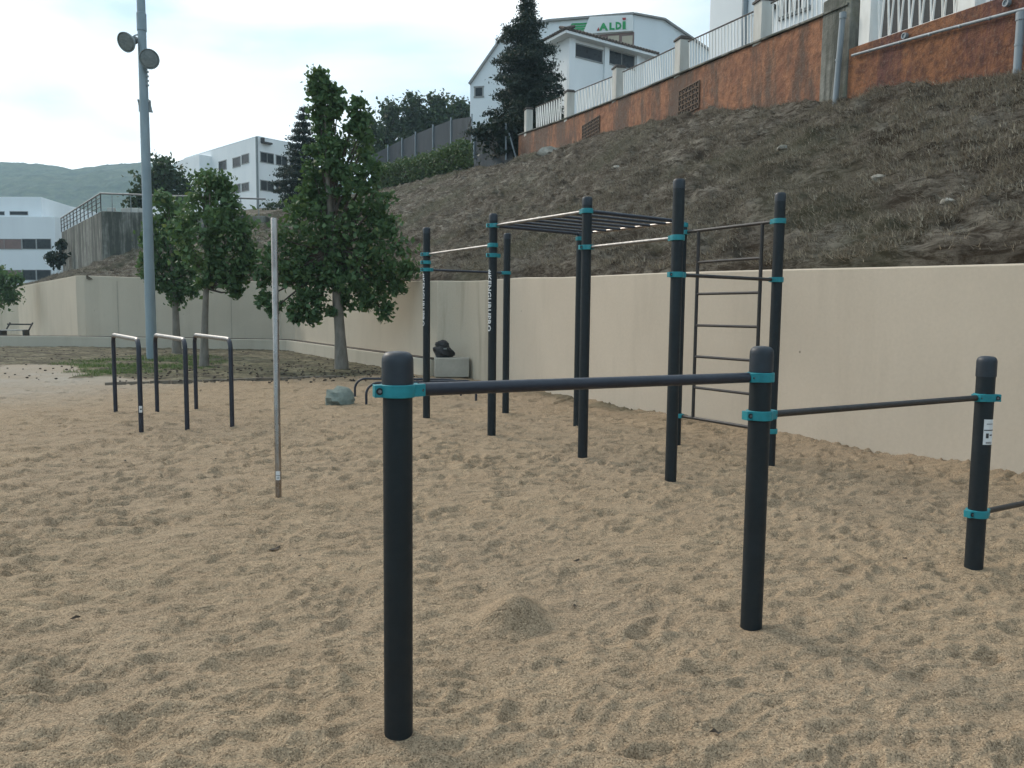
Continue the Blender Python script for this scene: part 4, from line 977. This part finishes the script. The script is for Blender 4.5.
# ================================================================ FAR TERRACE WITH HANDRAIL (left)
K = at(101, 211, 45); zp = K[2]; Kl = gnd(61.5, 232, zp); Kr = gnd(266, 216, zp)
te = thing('concrete_terrace', K*[1, 1, 0]+[0, 0, zp-3], 'streaky stained concrete terrace block on the left hillside, with a handrail along its edge', 'terrace')
m_ = MB(); poly = [K, Kl, Kl+np.array([6, 12, 0]), Kr+np.array([0, 14, 0]), Kr]; m_.prism([p-np.array([0, 0, 4.5]) for p in poly], (0, 0, 4.5)); m_.build('terrace_block', M['oldconc'], te, bevel=.05)
dl = Vector(Kl-K).normalized(); drr = Vector(Kr-K).normalized()
m_ = MB(); Kv, Klv, Krv = Vector(K), Vector(Kl), Vector(Kr); Zr = Vector((0, 0, .98))
m_.tube([Klv+Zr, Kv+Zr, Krv+Zr], .05, 8); hr = m_.build('handrail', M['steel'], te)
for z in (.25, .5, .75): m_ = MB(); m_.tube([Klv+Vector((0, 0, z)), Kv+Vector((0, 0, z))], .02, 6); sub(m_.build('cross_rail', M['darkmetal']), hr)
n = 11
for k in range(n+1): p = Klv.lerp(Kv, k/n); m_ = MB(); m_.tube([p, p+Zr], .03, 6); sub(m_.build('rail_post', M['darkmetal']), hr)
for k in range(0, 9): p = Kv.lerp(Krv, (k+.6)/9); m_ = MB(); m_.tube([p, p+Zr], .025, 6); sub(m_.build('rail_post', M['lampgrey']), hr)
R5 = random.Random(2); m_ = MB()
for k in range(7): p = Kv.lerp(Krv, R5.uniform(.03, .35)); m_.box(p+Vector((0, .4, .12)), (R5.uniform(.4, 1.0), .2, R5.uniform(.15, .35)), R5.uniform(-.2, .2))
m_.build('parapet_stub', M['pillar'], te, bevel=.02)
ds_ = at(158.5, 211, 44); m_ = MB(); m_.lathe(ds_, [(.05, -.1), (.3, -.03), (.34, .05), (.3, .045), (.01, -.02)], 20, axis=(.3, -1, .35)); m_.tube([ds_+[0, .06, 0], ds_+[0, .06, -1.2]], .03, 6)
tag(m_.build('satellite_dish', M['white_paint']), 'small white dish on a short stand just right of the floodlight pole', 'dish')

# bench at far left
bb = at(12, 333, 37.5); be = thing('bench', (bb[0], bb[1], 0), 'pale bench with dark ends behind the ledge at the far left', 'bench')
m_ = MB()
for k in range(3): m_.box((bb[0], bb[1]+.16*k, .52+.01*k), (1.0, .13, .045), .08)
m_.build('seat', M['wood'], be, bevel=.006)
m_ = MB(); m_.box((bb[0], bb[1]+.6, .8), (1.15, .03, .07), .08); m_.build('backrest', M['darkmetal'], be, bevel=.006)
for s_ in (-1, 1):
    m_ = MB(); m_.box((bb[0]+s_*.55, bb[1]+.2, .27), (.08, .5, .54), .08); m_.tube([(bb[0]+s_*.55, bb[1]+.4, .5), (bb[0]+s_*.55+.06, bb[1]+.66, .88)], .04, 6); m_.build('bench_end', M['darkmetal'], be, bevel=.01)

# ================================================================ BUILDINGS
class Face:
    """vertical facade through plan points A,B; boxes placed by survey rectangles"""
    def __init__(s, A, B):
        s.A = Vector((A[0], A[1], 0)); s.B = Vector((B[0], B[1], 0)); s.u = (s.B-s.A).normalized(); s.n = Vector((s.u.y, -s.u.x, 0))
        if s.n.dot(Vector((ORG[0]-A[0], ORG[1]-A[1], 0))) < 0: s.n = -s.n
    def p(s, px, py): return Vector(online(px, py, s.A, s.B))
    def rect(s, x0, y0, x1, y1):
        a, b_ = s.p(x0, (y0+y1)/2), s.p(x1, (y0+y1)/2); zc = ((s.p((x0+x1)/2, y0).z), s.p((x0+x1)/2, y1).z)
        c = (a+b_)/2; return Vector((c.x, c.y, (zc[0]+zc[1])/2)), (Vector((b_.x-a.x, b_.y-a.y, 0))).length, abs(zc[0]-zc[1])
    def box(s, mb, c, w, h, d0, d1, mi=0): mb.box(c+s.n*(d0+d1)/2, (w, d1-d0, h), 0, mi, ax=(s.u, s.n, Vector((0, 0, 1))))
    def window(s, parent, x0, y0, x1, y1, split=1, frame=.07, proud=.05, m=None):
        c, w, h = s.rect(x0, y0, x1, y1); f = MB(); Z = Vector((0, 0, 1))
        for sg in (-1, 1):
            s.box(f, c+Z*sg*(h/2), w+frame*2, frame*1.2, -.02, proud); s.box(f, c+s.u*sg*(w/2), frame, h-frame*1.2, -.02, proud)
        for k in range(1, split): s.box(f, c+s.u*(w*(k/split-.5)), frame*.8, h-frame*1.2, -.02, proud*.8)
        fo = f.build('window', M['frame'], parent); g_ = MB(); s.box(g_, c, w-frame, h-frame*1.2, -.02, .012); sub(g_.build('pane', m or M['glass']), fo); return fo

# office block in the middle distance
C0 = at(257, 137, 83); z_ = C0[2]; Cl = gnd(184, 159, z_); Cr = gnd(318, 149, z_); ob_ = thing('office_block', C0*[1, 1, 0]+[0, 0, 9], 'white three storey office block with strip windows, on the hill behind the trees', 'building')
zb_ = 6.
def foot(mb, pts, z0, z1, mi=0): mb.prism([(p[0], p[1], z0) for p in pts], (0, 0, z1-z0), mi)
m_ = MB(); Cb = Cl+(Cr-C0); foot(m_, [C0, Cl, Cb, Cr], zb_, z_); m_.build('wall', M['building'], ob_, bevel=.03)
m_ = MB(); foot(m_, [C0+[-.0, -.0, 0], Cl, Cb, Cr], z_, z_+.12); m_.build('roof', M['building2'], ob_)
fl = Face(C0, Cl); fr = Face(C0, Cr)
bay = MB(); cb, wb, hb = fl.rect(188, 155, 212, 215); fl.box(bay, Vector((cb.x, cb.y, (zb_+z_)/2-.35)), wb, z_-zb_-.5, -.5, 1.4); bay.build('stair_bay', M['building'], ob_, bevel=.03)
for (x0, y0, x1, y1) in ((219, 161, 226.5, 170), (233, 157.5, 240.5, 167), (242, 154.5, 249, 163.5), (233, 184.5, 240.5, 193), (242, 183, 249, 191), (219, 188, 226.5, 196)): fl.window(ob_, x0, y0, x1, y1)
for (x0, y0, x1, y1) in ((260.5, 153, 273.5, 163), (276, 156, 287, 165.5), (290, 158, 302, 167), (260.5, 181, 273.5, 191), (276, 183, 287, 192)): fr.window(ob_, x0, y0, x1, y1, 2)
m_ = MB(); p = Vector(C0); m_.tube([(p.x, p.y-.15, z_), (p.x, p.y-.15, zb_)], .13, 8); m_.build('drainpipe', M['lampgrey'], ob_)
m_ = MB(); cL, w_, h_ = fr.rect(261, 142, 270, 145); fr.box(m_, cL, w_, h_*.5, 0, .5); fr.box(m_, cL-fr.u*w_*.4+Vector((0, 0, .25)), .3, .5, 0, .3); m_.build('wall_lamp', M['darkmetal'], ob_)

# white block at far left
A0 = at(41, 197, 92); zA = A0[2]; Ar = gnd(70, 206, zA); Al = np.array([A0[0]-22, A0[1]+.5, zA])
wb_ = thing('white_block', A0*[1, 1, 0]+[0, 0, 0], 'long white building with dark window bands at the far left, below the mountain', 'building')
m_ = MB(); foot(m_, [A0, Al, Al+[0, 18, 0], Ar+(0, 8, 0), Ar], 0, zA); m_.build('wall', M['building2'], wb_, bevel=.03)
zl_ = zat(41, 217, 90.5); B0 = at(56, 217, 90.5); m_ = MB(); foot(m_, [(B0[0], 90.2), (B0[0]-26, 90.6), (B0[0]-26, 95), (B0[0]+1.2, 95)], 0, B0[2]); m_.build('lower_storey', M['building2'], wb_, bevel=.03)
ff = Face((B0[0], 90.2), (B0[0]-26, 90.6)); fu = Face(A0, Al)
for (x0, y0, x1, y1) in ((22.5, 239, 36, 249), (37, 239, 51, 249), (22.5, 270, 36, 280), (37, 270, 51, 280)): ff.window(wb_, x0, y0, x1, y1, 1, .05)
for (x0, y0, x1, y1) in ((-30, 239, 21.5, 249), (-30, 270, 21.5, 280)): ff.window(wb_, x0, y0, x1, y1, 3, .05, m=M['redpanel'])
for (x0, y0, x1, y1) in ((10, 211.5, 28, 215), (-14, 211.5, 4.5, 215)): fu.window(wb_, x0, y0, x1, y1, 1, .04)

# big white store with the green sign
S0 = at(634, 14.5, 60); zs = S0[2]; Sl = gnd(549, 21.5, zs); fS = Face(S0, Sl); st_ = thing('store_building', S0*[1, 1, 0]+[0, 0, 12], 'large white store with a green lettered sign near its roof, behind the small tiled house', 'building')
def fp(px, py): return fS.p(px, py)
outl = [fp(634, 14.5), fp(549, 21.5), fp(507, 31), fp(470, 85), fp(470, 175), fp(634, 175)]
back = -fS.n*14
m_ = MB(); m_.prism(outl, back); m_.build('wall', M['building2'], st_, bevel=.03)
dR = gnd(664, 19.5, zs); fR = Face(S0, dR)
outr = [fR.p(634, 14.5), fR.p(664, 20), fR.p(712, 53), fR.p(760, 88), fR.p(760, 150), fR.p(634, 175)]
m_ = MB(); m_.prism([p+fR.n*0+Vector((.02, .02, 0)) for p in outr], -fR.n*10+Vector((0, 3, 0))); m_.build('side_wing', M['building2'], st_, bevel=.03)
m_ = MB()
for a, b_, fc in ((fp(634.5, 14), fp(549, 21), fS), (fp(549, 21), fp(507, 30.5), fS), (fp(507, 30.5), fp(469.5, 84.5), fS)):
    d = (b_-a).normalized(); m_.box((a+b_)/2+fc.n*.06, ((b_-a).length, .3, .16), 0, ax=(d, fc.n, d.cross(fc.n)))
rp = [fR.p(634, 14), fR.p(664, 19.5), fR.p(712, 52.5)]
for a, b_ in zip(rp[:-1], rp[1:]): d = (b_-a).normalized(); m_.box((a+b_)/2+fR.n*.05, ((b_-a).length, .3, .12), 0, ax=(d, fR.n, d.cross(fR.n)))
m_.build('roof_edge', M['frame'], st_)
fS.window(st_, 475, 87, 483, 97, 1, .1)
m_ = MB(); cL, w_, h_ = fS.rect(597, 33.5, 634, 47); fS.box(m_, cL, w_, h_, -.1, .015, 0); m_.build('sign_recess', M['redpanel'], st_)
for x0, x1 in ((608, 619), (622, 632.5)): m_ = MB(); cL, w_, h_ = fS.rect(x0, 36, x1, 46.5); fS.box(m_, cL, w_, h_, 0, .05); m_.build('facade_panel', M['cream'], st_)
m_ = MB(); sl4 = [fp(590, 17.8), fp(633.3, 15.8), fp(633.3, 31.8), fp(583, 35)]; m_.prism(sl4, fS.n*.22); sg = m_.build('sign_board', M['signface'], st_, bevel=.01)
# letters: each glyph scaled into its survey box on the sign
def glyph(ch, x0, y0, x1, y1, m, name='sign_letter'):
    me = text_mesh(ch, 1., .055); xs = [v.co.x for v in me.vertices]; ys = [v.co.y for v in me.vertices]; a0, a1, b0, b1 = min(xs), max(xs), min(ys), max(ys)
    mb = MB(); tri = [tuple(p.vertices) for p in me.polygons]; P4 = [fp(x0, y1), fp(x1, y1), fp(x0, y0), fp(x1, y0)]
    vs = []
    for v in me.vertices:
        s_, t_ = (v.co.x-a0)/(a1-a0), (v.co.y-b0)/(b1-b0); lo = P4[0].lerp(P4[1], s_); hi = P4[2].lerp(P4[3], s_); vs.append(lo.lerp(hi, t_)+fS.n*.26)
    mb.add(vs, tri); mb.add([v-fS.n*.03 for v in vs], tri)
    sub(mb.build(name, m, smooth=False), sg)
glyph('A', 599.5, 24.2, 608.5, 31.6, M['green']); glyph('L', 609.8, 23.8, 615, 31, M['green']); glyph('D', 616, 23.2, 621.8, 30.6, M['green'])
m_ = MB(); m_.prism([fp(623, 22.8)+fS.n*.24, fp(626, 22.6)+fS.n*.24, fp(626, 30.2)+fS.n*.24, fp(623, 30.4)+fS.n*.24], fS.n*.05); sub(m_.build('sign_letter', M['green']), sg)
m_ = MB(); m_.prism([fp(622.6, 19.2)+fS.n*.24, fp(626.2, 19)+fS.n*.24, fp(626.2, 21)+fS.n*.24, fp(623.2, 21.3)+fS.n*.24], fS.n*.05); sub(m_.build('sign_mark', M['red']), sg)
m_ = MB(); m_.prism([fp(597.5, 31.8)+fS.n*.24, fp(599, 28.5)+fS.n*.24, fp(600, 31.6)+fS.n*.24], fS.n*.05); sub(m_.build('sign_mark', M['red']), sg)
for k in range(4):
    y = 23.6+k*2.6; x = 572-k*2.1; m_ = MB(); xr = 590.5-k*1.6; yr = y-.9
    m_.prism([fp(x, y), fp(xr, yr), fp(xr-1.0, yr+1.7), fp(x-1.2, y+1.7)], fS.n*.06); m_.build('sign_stripe', M['green'], st_)

# small house with tiled eaves
H0 = at(568, 37.5, 46); zh = H0[2]; Hr = gnd(645, 58, zh); Hl = gnd(540, 52, zh); hs = thing('tiled_house', H0*[1, 1, 0]+[0, 0, 9], 'small white house with a dark tiled roof edge, behind the railing below the store', 'building')
fH = Face(H0, Hr); hl_ = Face(H0, Hl); rgt = Vector(Hr)-Vector(H0); lft = Vector(Hl)-Vector(H0)
m_ = MB(); foot(m_, [H0, Hr, Vector(Hr)+lft, Hl], zh-6.5, zh); m_.build('wall', M['building'], hs, bevel=.02)
ur, ul = rgt.normalized(), lft.normalized(); ov = .55; z0 = Vector((0, 0, 1))
c1 = Vector(H0)-ur*ov-ul*ov; c2 = Vector(Hr)+ur*ov-ul*ov; c4 = Vector(Hl)-ur*ov+ul*ov; c3 = Vector(Hr)+lft+ur*ov+ul*ov
m_ = MB(); m_.prism([c1, c2, c3, c4], z0*.16); m_.build('eaves', M['building'], hs, bevel=.01)
rf = MB(); ce = (c1+c2+c3+c4)/4+z0*1.15; e = [p+z0*.165 for p in (c1, c2, c3, c4)]
rf.add([*e, ce], [(0, 1, 4), (1, 2, 4), (2, 3, 4), (3, 0, 4), (3, 2, 1, 0)]); rfo = rf.build('roof', M['tile'], hs)
tl_m = MB()
for a, b_ in ((c1, c2), (c4, c1)):
    n = int((b_-a).length/.24); inn = (ce-(a+b_)/2); inn.z = 0; inn.normalize()
    for k in range(n+1):
        p = a.lerp(b_, k/n)+z0*.21; tl_m.tube([p-inn*.08, p+inn*.6+z0*.25], .085, 8)
sub(tl_m.build('eave_tile', M['tile']), rfo)
fH.window(hs, 575, 47, 602, 60, 1, .06, .04); fH.window(hs, 608.5, 53, 634, 67, 2, .06, .04)
for x0, x1 in ((567.6, 573.5), (603, 607.5), (635, 639)): m_ = MB(); cL, w_, h_ = fH.rect(x0, 42, x1, 110); fH.box(m_, Vector((cL.x, cL.y, zh-3)), w_, 5.99, 0, .14); m_.build('pilaster', M['building'], hs, bevel=.01)

# white villa at the top right
V0 = at(712, -60, 29); zv = V0[2]; Vr = np.array([V0[0]+7.2, V0[1]-11.5, zv]); fV = Face(V0, Vr)
vl = thing('white_villa', V0*[1, 1, 0]+[0, 0, 9], 'tall white house cut by the top edge, behind the railing on the orange wall', 'building')
m_ = MB(); a, b_ = Vector(V0), Vector(Vr); bk2 = -fV.n*7; foot(m_, [a, b_, b_+bk2, a+bk2], 7, zv); m_.build('wall', M['building'], vl, bevel=.03)
m_ = MB(); q = fV.p(746, 20); m_.tube([Vector((q.x, q.y, 7))+fV.n*.08, Vector((q.x, q.y, zv))+fV.n*.08], .09, 10); m_.build('drainpipe', M['pvc'], vl)
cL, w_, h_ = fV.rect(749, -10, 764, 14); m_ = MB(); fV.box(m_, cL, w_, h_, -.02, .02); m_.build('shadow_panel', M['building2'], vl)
wn_ = fV.window(vl, 783, -18, 808, 13, 1, .12, .1)
m_ = MB(); cL, w_, h_ = fV.rect(783, -18, 808, 13)
for k in range(9): fV.box(m_, cL+fV.u*(w_*(k/8-.5)), .035, h_, .1, .14)
sub(m_.build('window_bar', M['white_paint']), wn_)
cL, w_, h_ = fV.rect(868, -40, 990, 60); m_ = MB(); fV.box(m_, cL, w_, h_, -.02, .03); m_.build('facade_panel', M['darkmetal'], vl)  # dark sheet added to stand in for the dim background behind the right railing
cL, w_, h_ = fV.rect(765, 8, 778, 10); m_ = MB(); fV.box(m_, cL, w_, .08, 0, .25); m_.build('ledge', M['darkmetal'], vl)

# ================================================================ MOUNTAIN
mx = np.linspace(-1250, 500, 360); my = np.linspace(330, 1250, 200); MX, MY = np.meshgrid(mx, my)
pxs = 512+F*MX/MY
sky_y = np.interp(pxs, [-300, -100, 0, 40, 75, 95, 115, 145, 200, 300, 420, 520, 700], [178, 166, 161.5, 163, 168.5, 166, 163.5, 161.5, 165, 172, 190, 235, 300])
ridge_z = EYE + (311-sky_y-7)/780*900
foot_ = sstep(330, 900, MY)
MZ = ridge_z*foot_**1.1*(1-.35*sstep(900, 1250, MY)) + (fbm(MX/120, MY/120, 60, 4)-.5)*55*foot_*(1-sstep(760, 900, MY)*.9) + (fbm(MX/9, MY/9, 61, 3)-.5)*7*foot_
MZ -= 2
mt = gridmesh('mountain', np.stack([MX, MY, MZ], -1), M['forest'], smooth=False); tag(mt, kind='structure')

# ================================================================ LITTER ON THE SAND
lt = [(76, 617, .05), (275, 546, .07), (125, 461, .05), (577, 563, .05), (83, 462, .06), (640, 449, .05), (214, 463, .05), (575, 605, .03), (200, 392, .08), (130, 400, .07), (715, 735, .04), (905, 560, .04), (300, 560, .03), (60, 425, .05), (500, 470, .03), (860, 505, .03)]
R6 = random.Random(4)
for px, py, s_ in lt:
    g = gnd(px, py); z = groundz(g[0], g[1]); bm = bmesh.new(); a = R6.uniform(0, PI); vs = []
    for k in range(9):
        t = 2*PI*k/9; r_ = s_*.5*(1 if k % 2 else .62)*R6.uniform(.8, 1.15); vs.append(bm.verts.new((r_*math.cos(t)*1.5, r_*math.sin(t)*.7, .004+.3*s_*abs(math.sin(t*1.5))*R6.random())))
    cv = bm.verts.new((0, 0, .004))
    for k in range(9): bm.faces.new((vs[k], vs[(k+1) % 9], cv))
    me = bpy.data.meshes.new('dead_leaf'); bm.to_mesh(me); bm.free(); me.materials.append(M['deadleaf']); o = bpy.data.objects.new('dead_leaf', me); COL.objects.link(o); o.location = (g[0], g[1], z+.006); o.rotation_euler[2] = a
    tag(o, 'small curled dead leaf lying on the open sand', 'leaf', 'dead leaves on the sand')
# clods and litter in the bed under the trees: one stuff object
m_ = MB(); R7 = random.Random(6)
for k in range(1100):
    px = R7.uniform(0, 420); py = R7.uniform(349, 384) if R7.random() < .6 else R7.gauss(372, 5)
    if px > 230 and R7.random() < .3: px = R7.uniform(280, 430); py = R7.uniform(365, 382)
    if px < 120 and py > 361 and R7.random() < .82: continue
    if px > 345 and py < 366: continue
    if px > 290 and py < 352+(px-290)*.18: continue
    g = gnd(px, max(350, py)); s_ = R7.uniform(.01, .04); m_.lathe((g[0], g[1], R7.uniform(.02, .05)), [(s_*.5, -s_*.4), (s_, 0), (s_*.6, s_*.45), (.002, s_*.5)], 5)
tag(m_.build('leaf_litter', M['deadleaf'], smooth=False), 'dark clods and leaf litter strewn over the dirt bed under the trees', 'litter', kind='stuff')

# ================================================================ HAZE
HAZE = True
if HAZE:
    m_ = MB(); m_.box((0, 500, 150-1.2), (3100, 2100, 300)); hz = m_.build('haze', None, smooth=False); hz.data.materials.clear()
    mh = bpy.data.materials.new('haze_air'); mh.use_nodes = True; nt = mh.node_tree; nt.nodes.clear(); o_ = nt.nodes.new('ShaderNodeOutputMaterial'); v_ = nt.nodes.new('ShaderNodeVolumePrincipled')
    v_.inputs['Color'].default_value = (.6, .82, .95, 1); v_.inputs['Density'].default_value = .00045; v_.inputs['Anisotropy'].default_value = .2
    nt.links.new(v_.outputs[0], o_.inputs['Volume']); hz.data.materials.append(mh); tag(hz, 'thin pale blue haze in the air over the whole scene', 'haze', kind='stuff')

# ================================================================ LIGHT, SKY, CAMERA
SUN_AZ, SUN_EL = -48., 36.     # degrees from +Y (negative = left), elevation
sl = bpy.data.lights.new('sun', 'SUN'); sl.energy = 2.1; sl.angle = math.radians(10); sl.color = (1, .9, .77)
so = bpy.data.objects.new('sun', sl); COL.objects.link(so)
az, el = math.radians(SUN_AZ), math.radians(SUN_EL)
sdir = Vector((math.sin(az)*math.cos(el), math.cos(az)*math.cos(el), math.sin(el))); so.rotation_euler = sdir.to_track_quat('Z', 'Y').to_euler(); so.location = (0, 0, 30)
w = bpy.data.worlds.new('World'); sc.world = w; w.use_nodes = True; nt = w.node_tree; bgn = nt.nodes['Background']
sky = N(nt, 'ShaderNodeTexSky'); sky.sky_type = 'NISHITA'; sky.sun_disc = False; sky.sun_elevation = el; sky.sun_rotation = az; sky.air_density = 1.0; sky.dust_density = 1.5
tcn = N(nt, 'ShaderNodeTexCoord'); mp = N(nt, 'ShaderNodeMapping'); mp.inputs['Scale'].default_value = (1, 1, 2.6); mp.inputs['Location'].default_value = (1.329, -1.627, 2.672); L(nt, tcn.outputs['Generated'], mp.inputs['Vector'])
cn = noise(nt, mp.outputs['Vector'], 2.1, 5, .45, .25)
dotn = N(nt, 'ShaderNodeVectorMath', operation='DOT_PRODUCT'); L(nt, tcn.outputs['Generated'], dotn.inputs[0]); dotn.inputs[1].default_value = sdir
glow = ramp(nt, dotn.outputs['Value'], [(0, 0), (.55, .12), (.85, .5), (1, 1)])
addn = N(nt, 'ShaderNodeMath', operation='MULTIPLY_ADD'); L(nt, glow, addn.inputs[0]); addn.inputs[1].default_value = .23; L(nt, cn, addn.inputs[2])
cf_ = ramp(nt, addn.outputs[0], [(.44, 0), (.66, 1)])
# radiances are written for a Background strength of .1
cloudc = mix(nt, glow, (12.9, 13.1, 13.3), (29, 28.4, 27.5))
skyc = mix(nt, .65, sky.outputs['Color'], (7., 11., 13.8))
fin = mix(nt, cf_, skyc, cloudc)
L(nt, fin, bgn.inputs['Color']); bgn.inputs['Strength'].default_value = .1

cam = bpy.data.cameras.new('camera'); co = bpy.data.objects.new('camera', cam); COL.objects.link(co)
cam.sensor_fit = 'HORIZONTAL'; cam.sensor_width = 36; cam.lens = 36*F/1024; cam.clip_start = .05; cam.clip_end = 6000
mw = Matrix.Identity(4)
for i in range(3): mw[i][0] = rt[i]; mw[i][1] = up[i]; mw[i][2] = -fwd[i]; mw[i][3] = ORG[i]
co.matrix_world = mw; sc.camera = co
sc.view_settings.view_transform = 'Standard'; sc.view_settings.look = 'None'; sc.view_settings.gamma = 1; sc.view_settings.exposure = -.12
sc.cycles.volume_bounces = 1; sc.cycles.max_bounces = 6
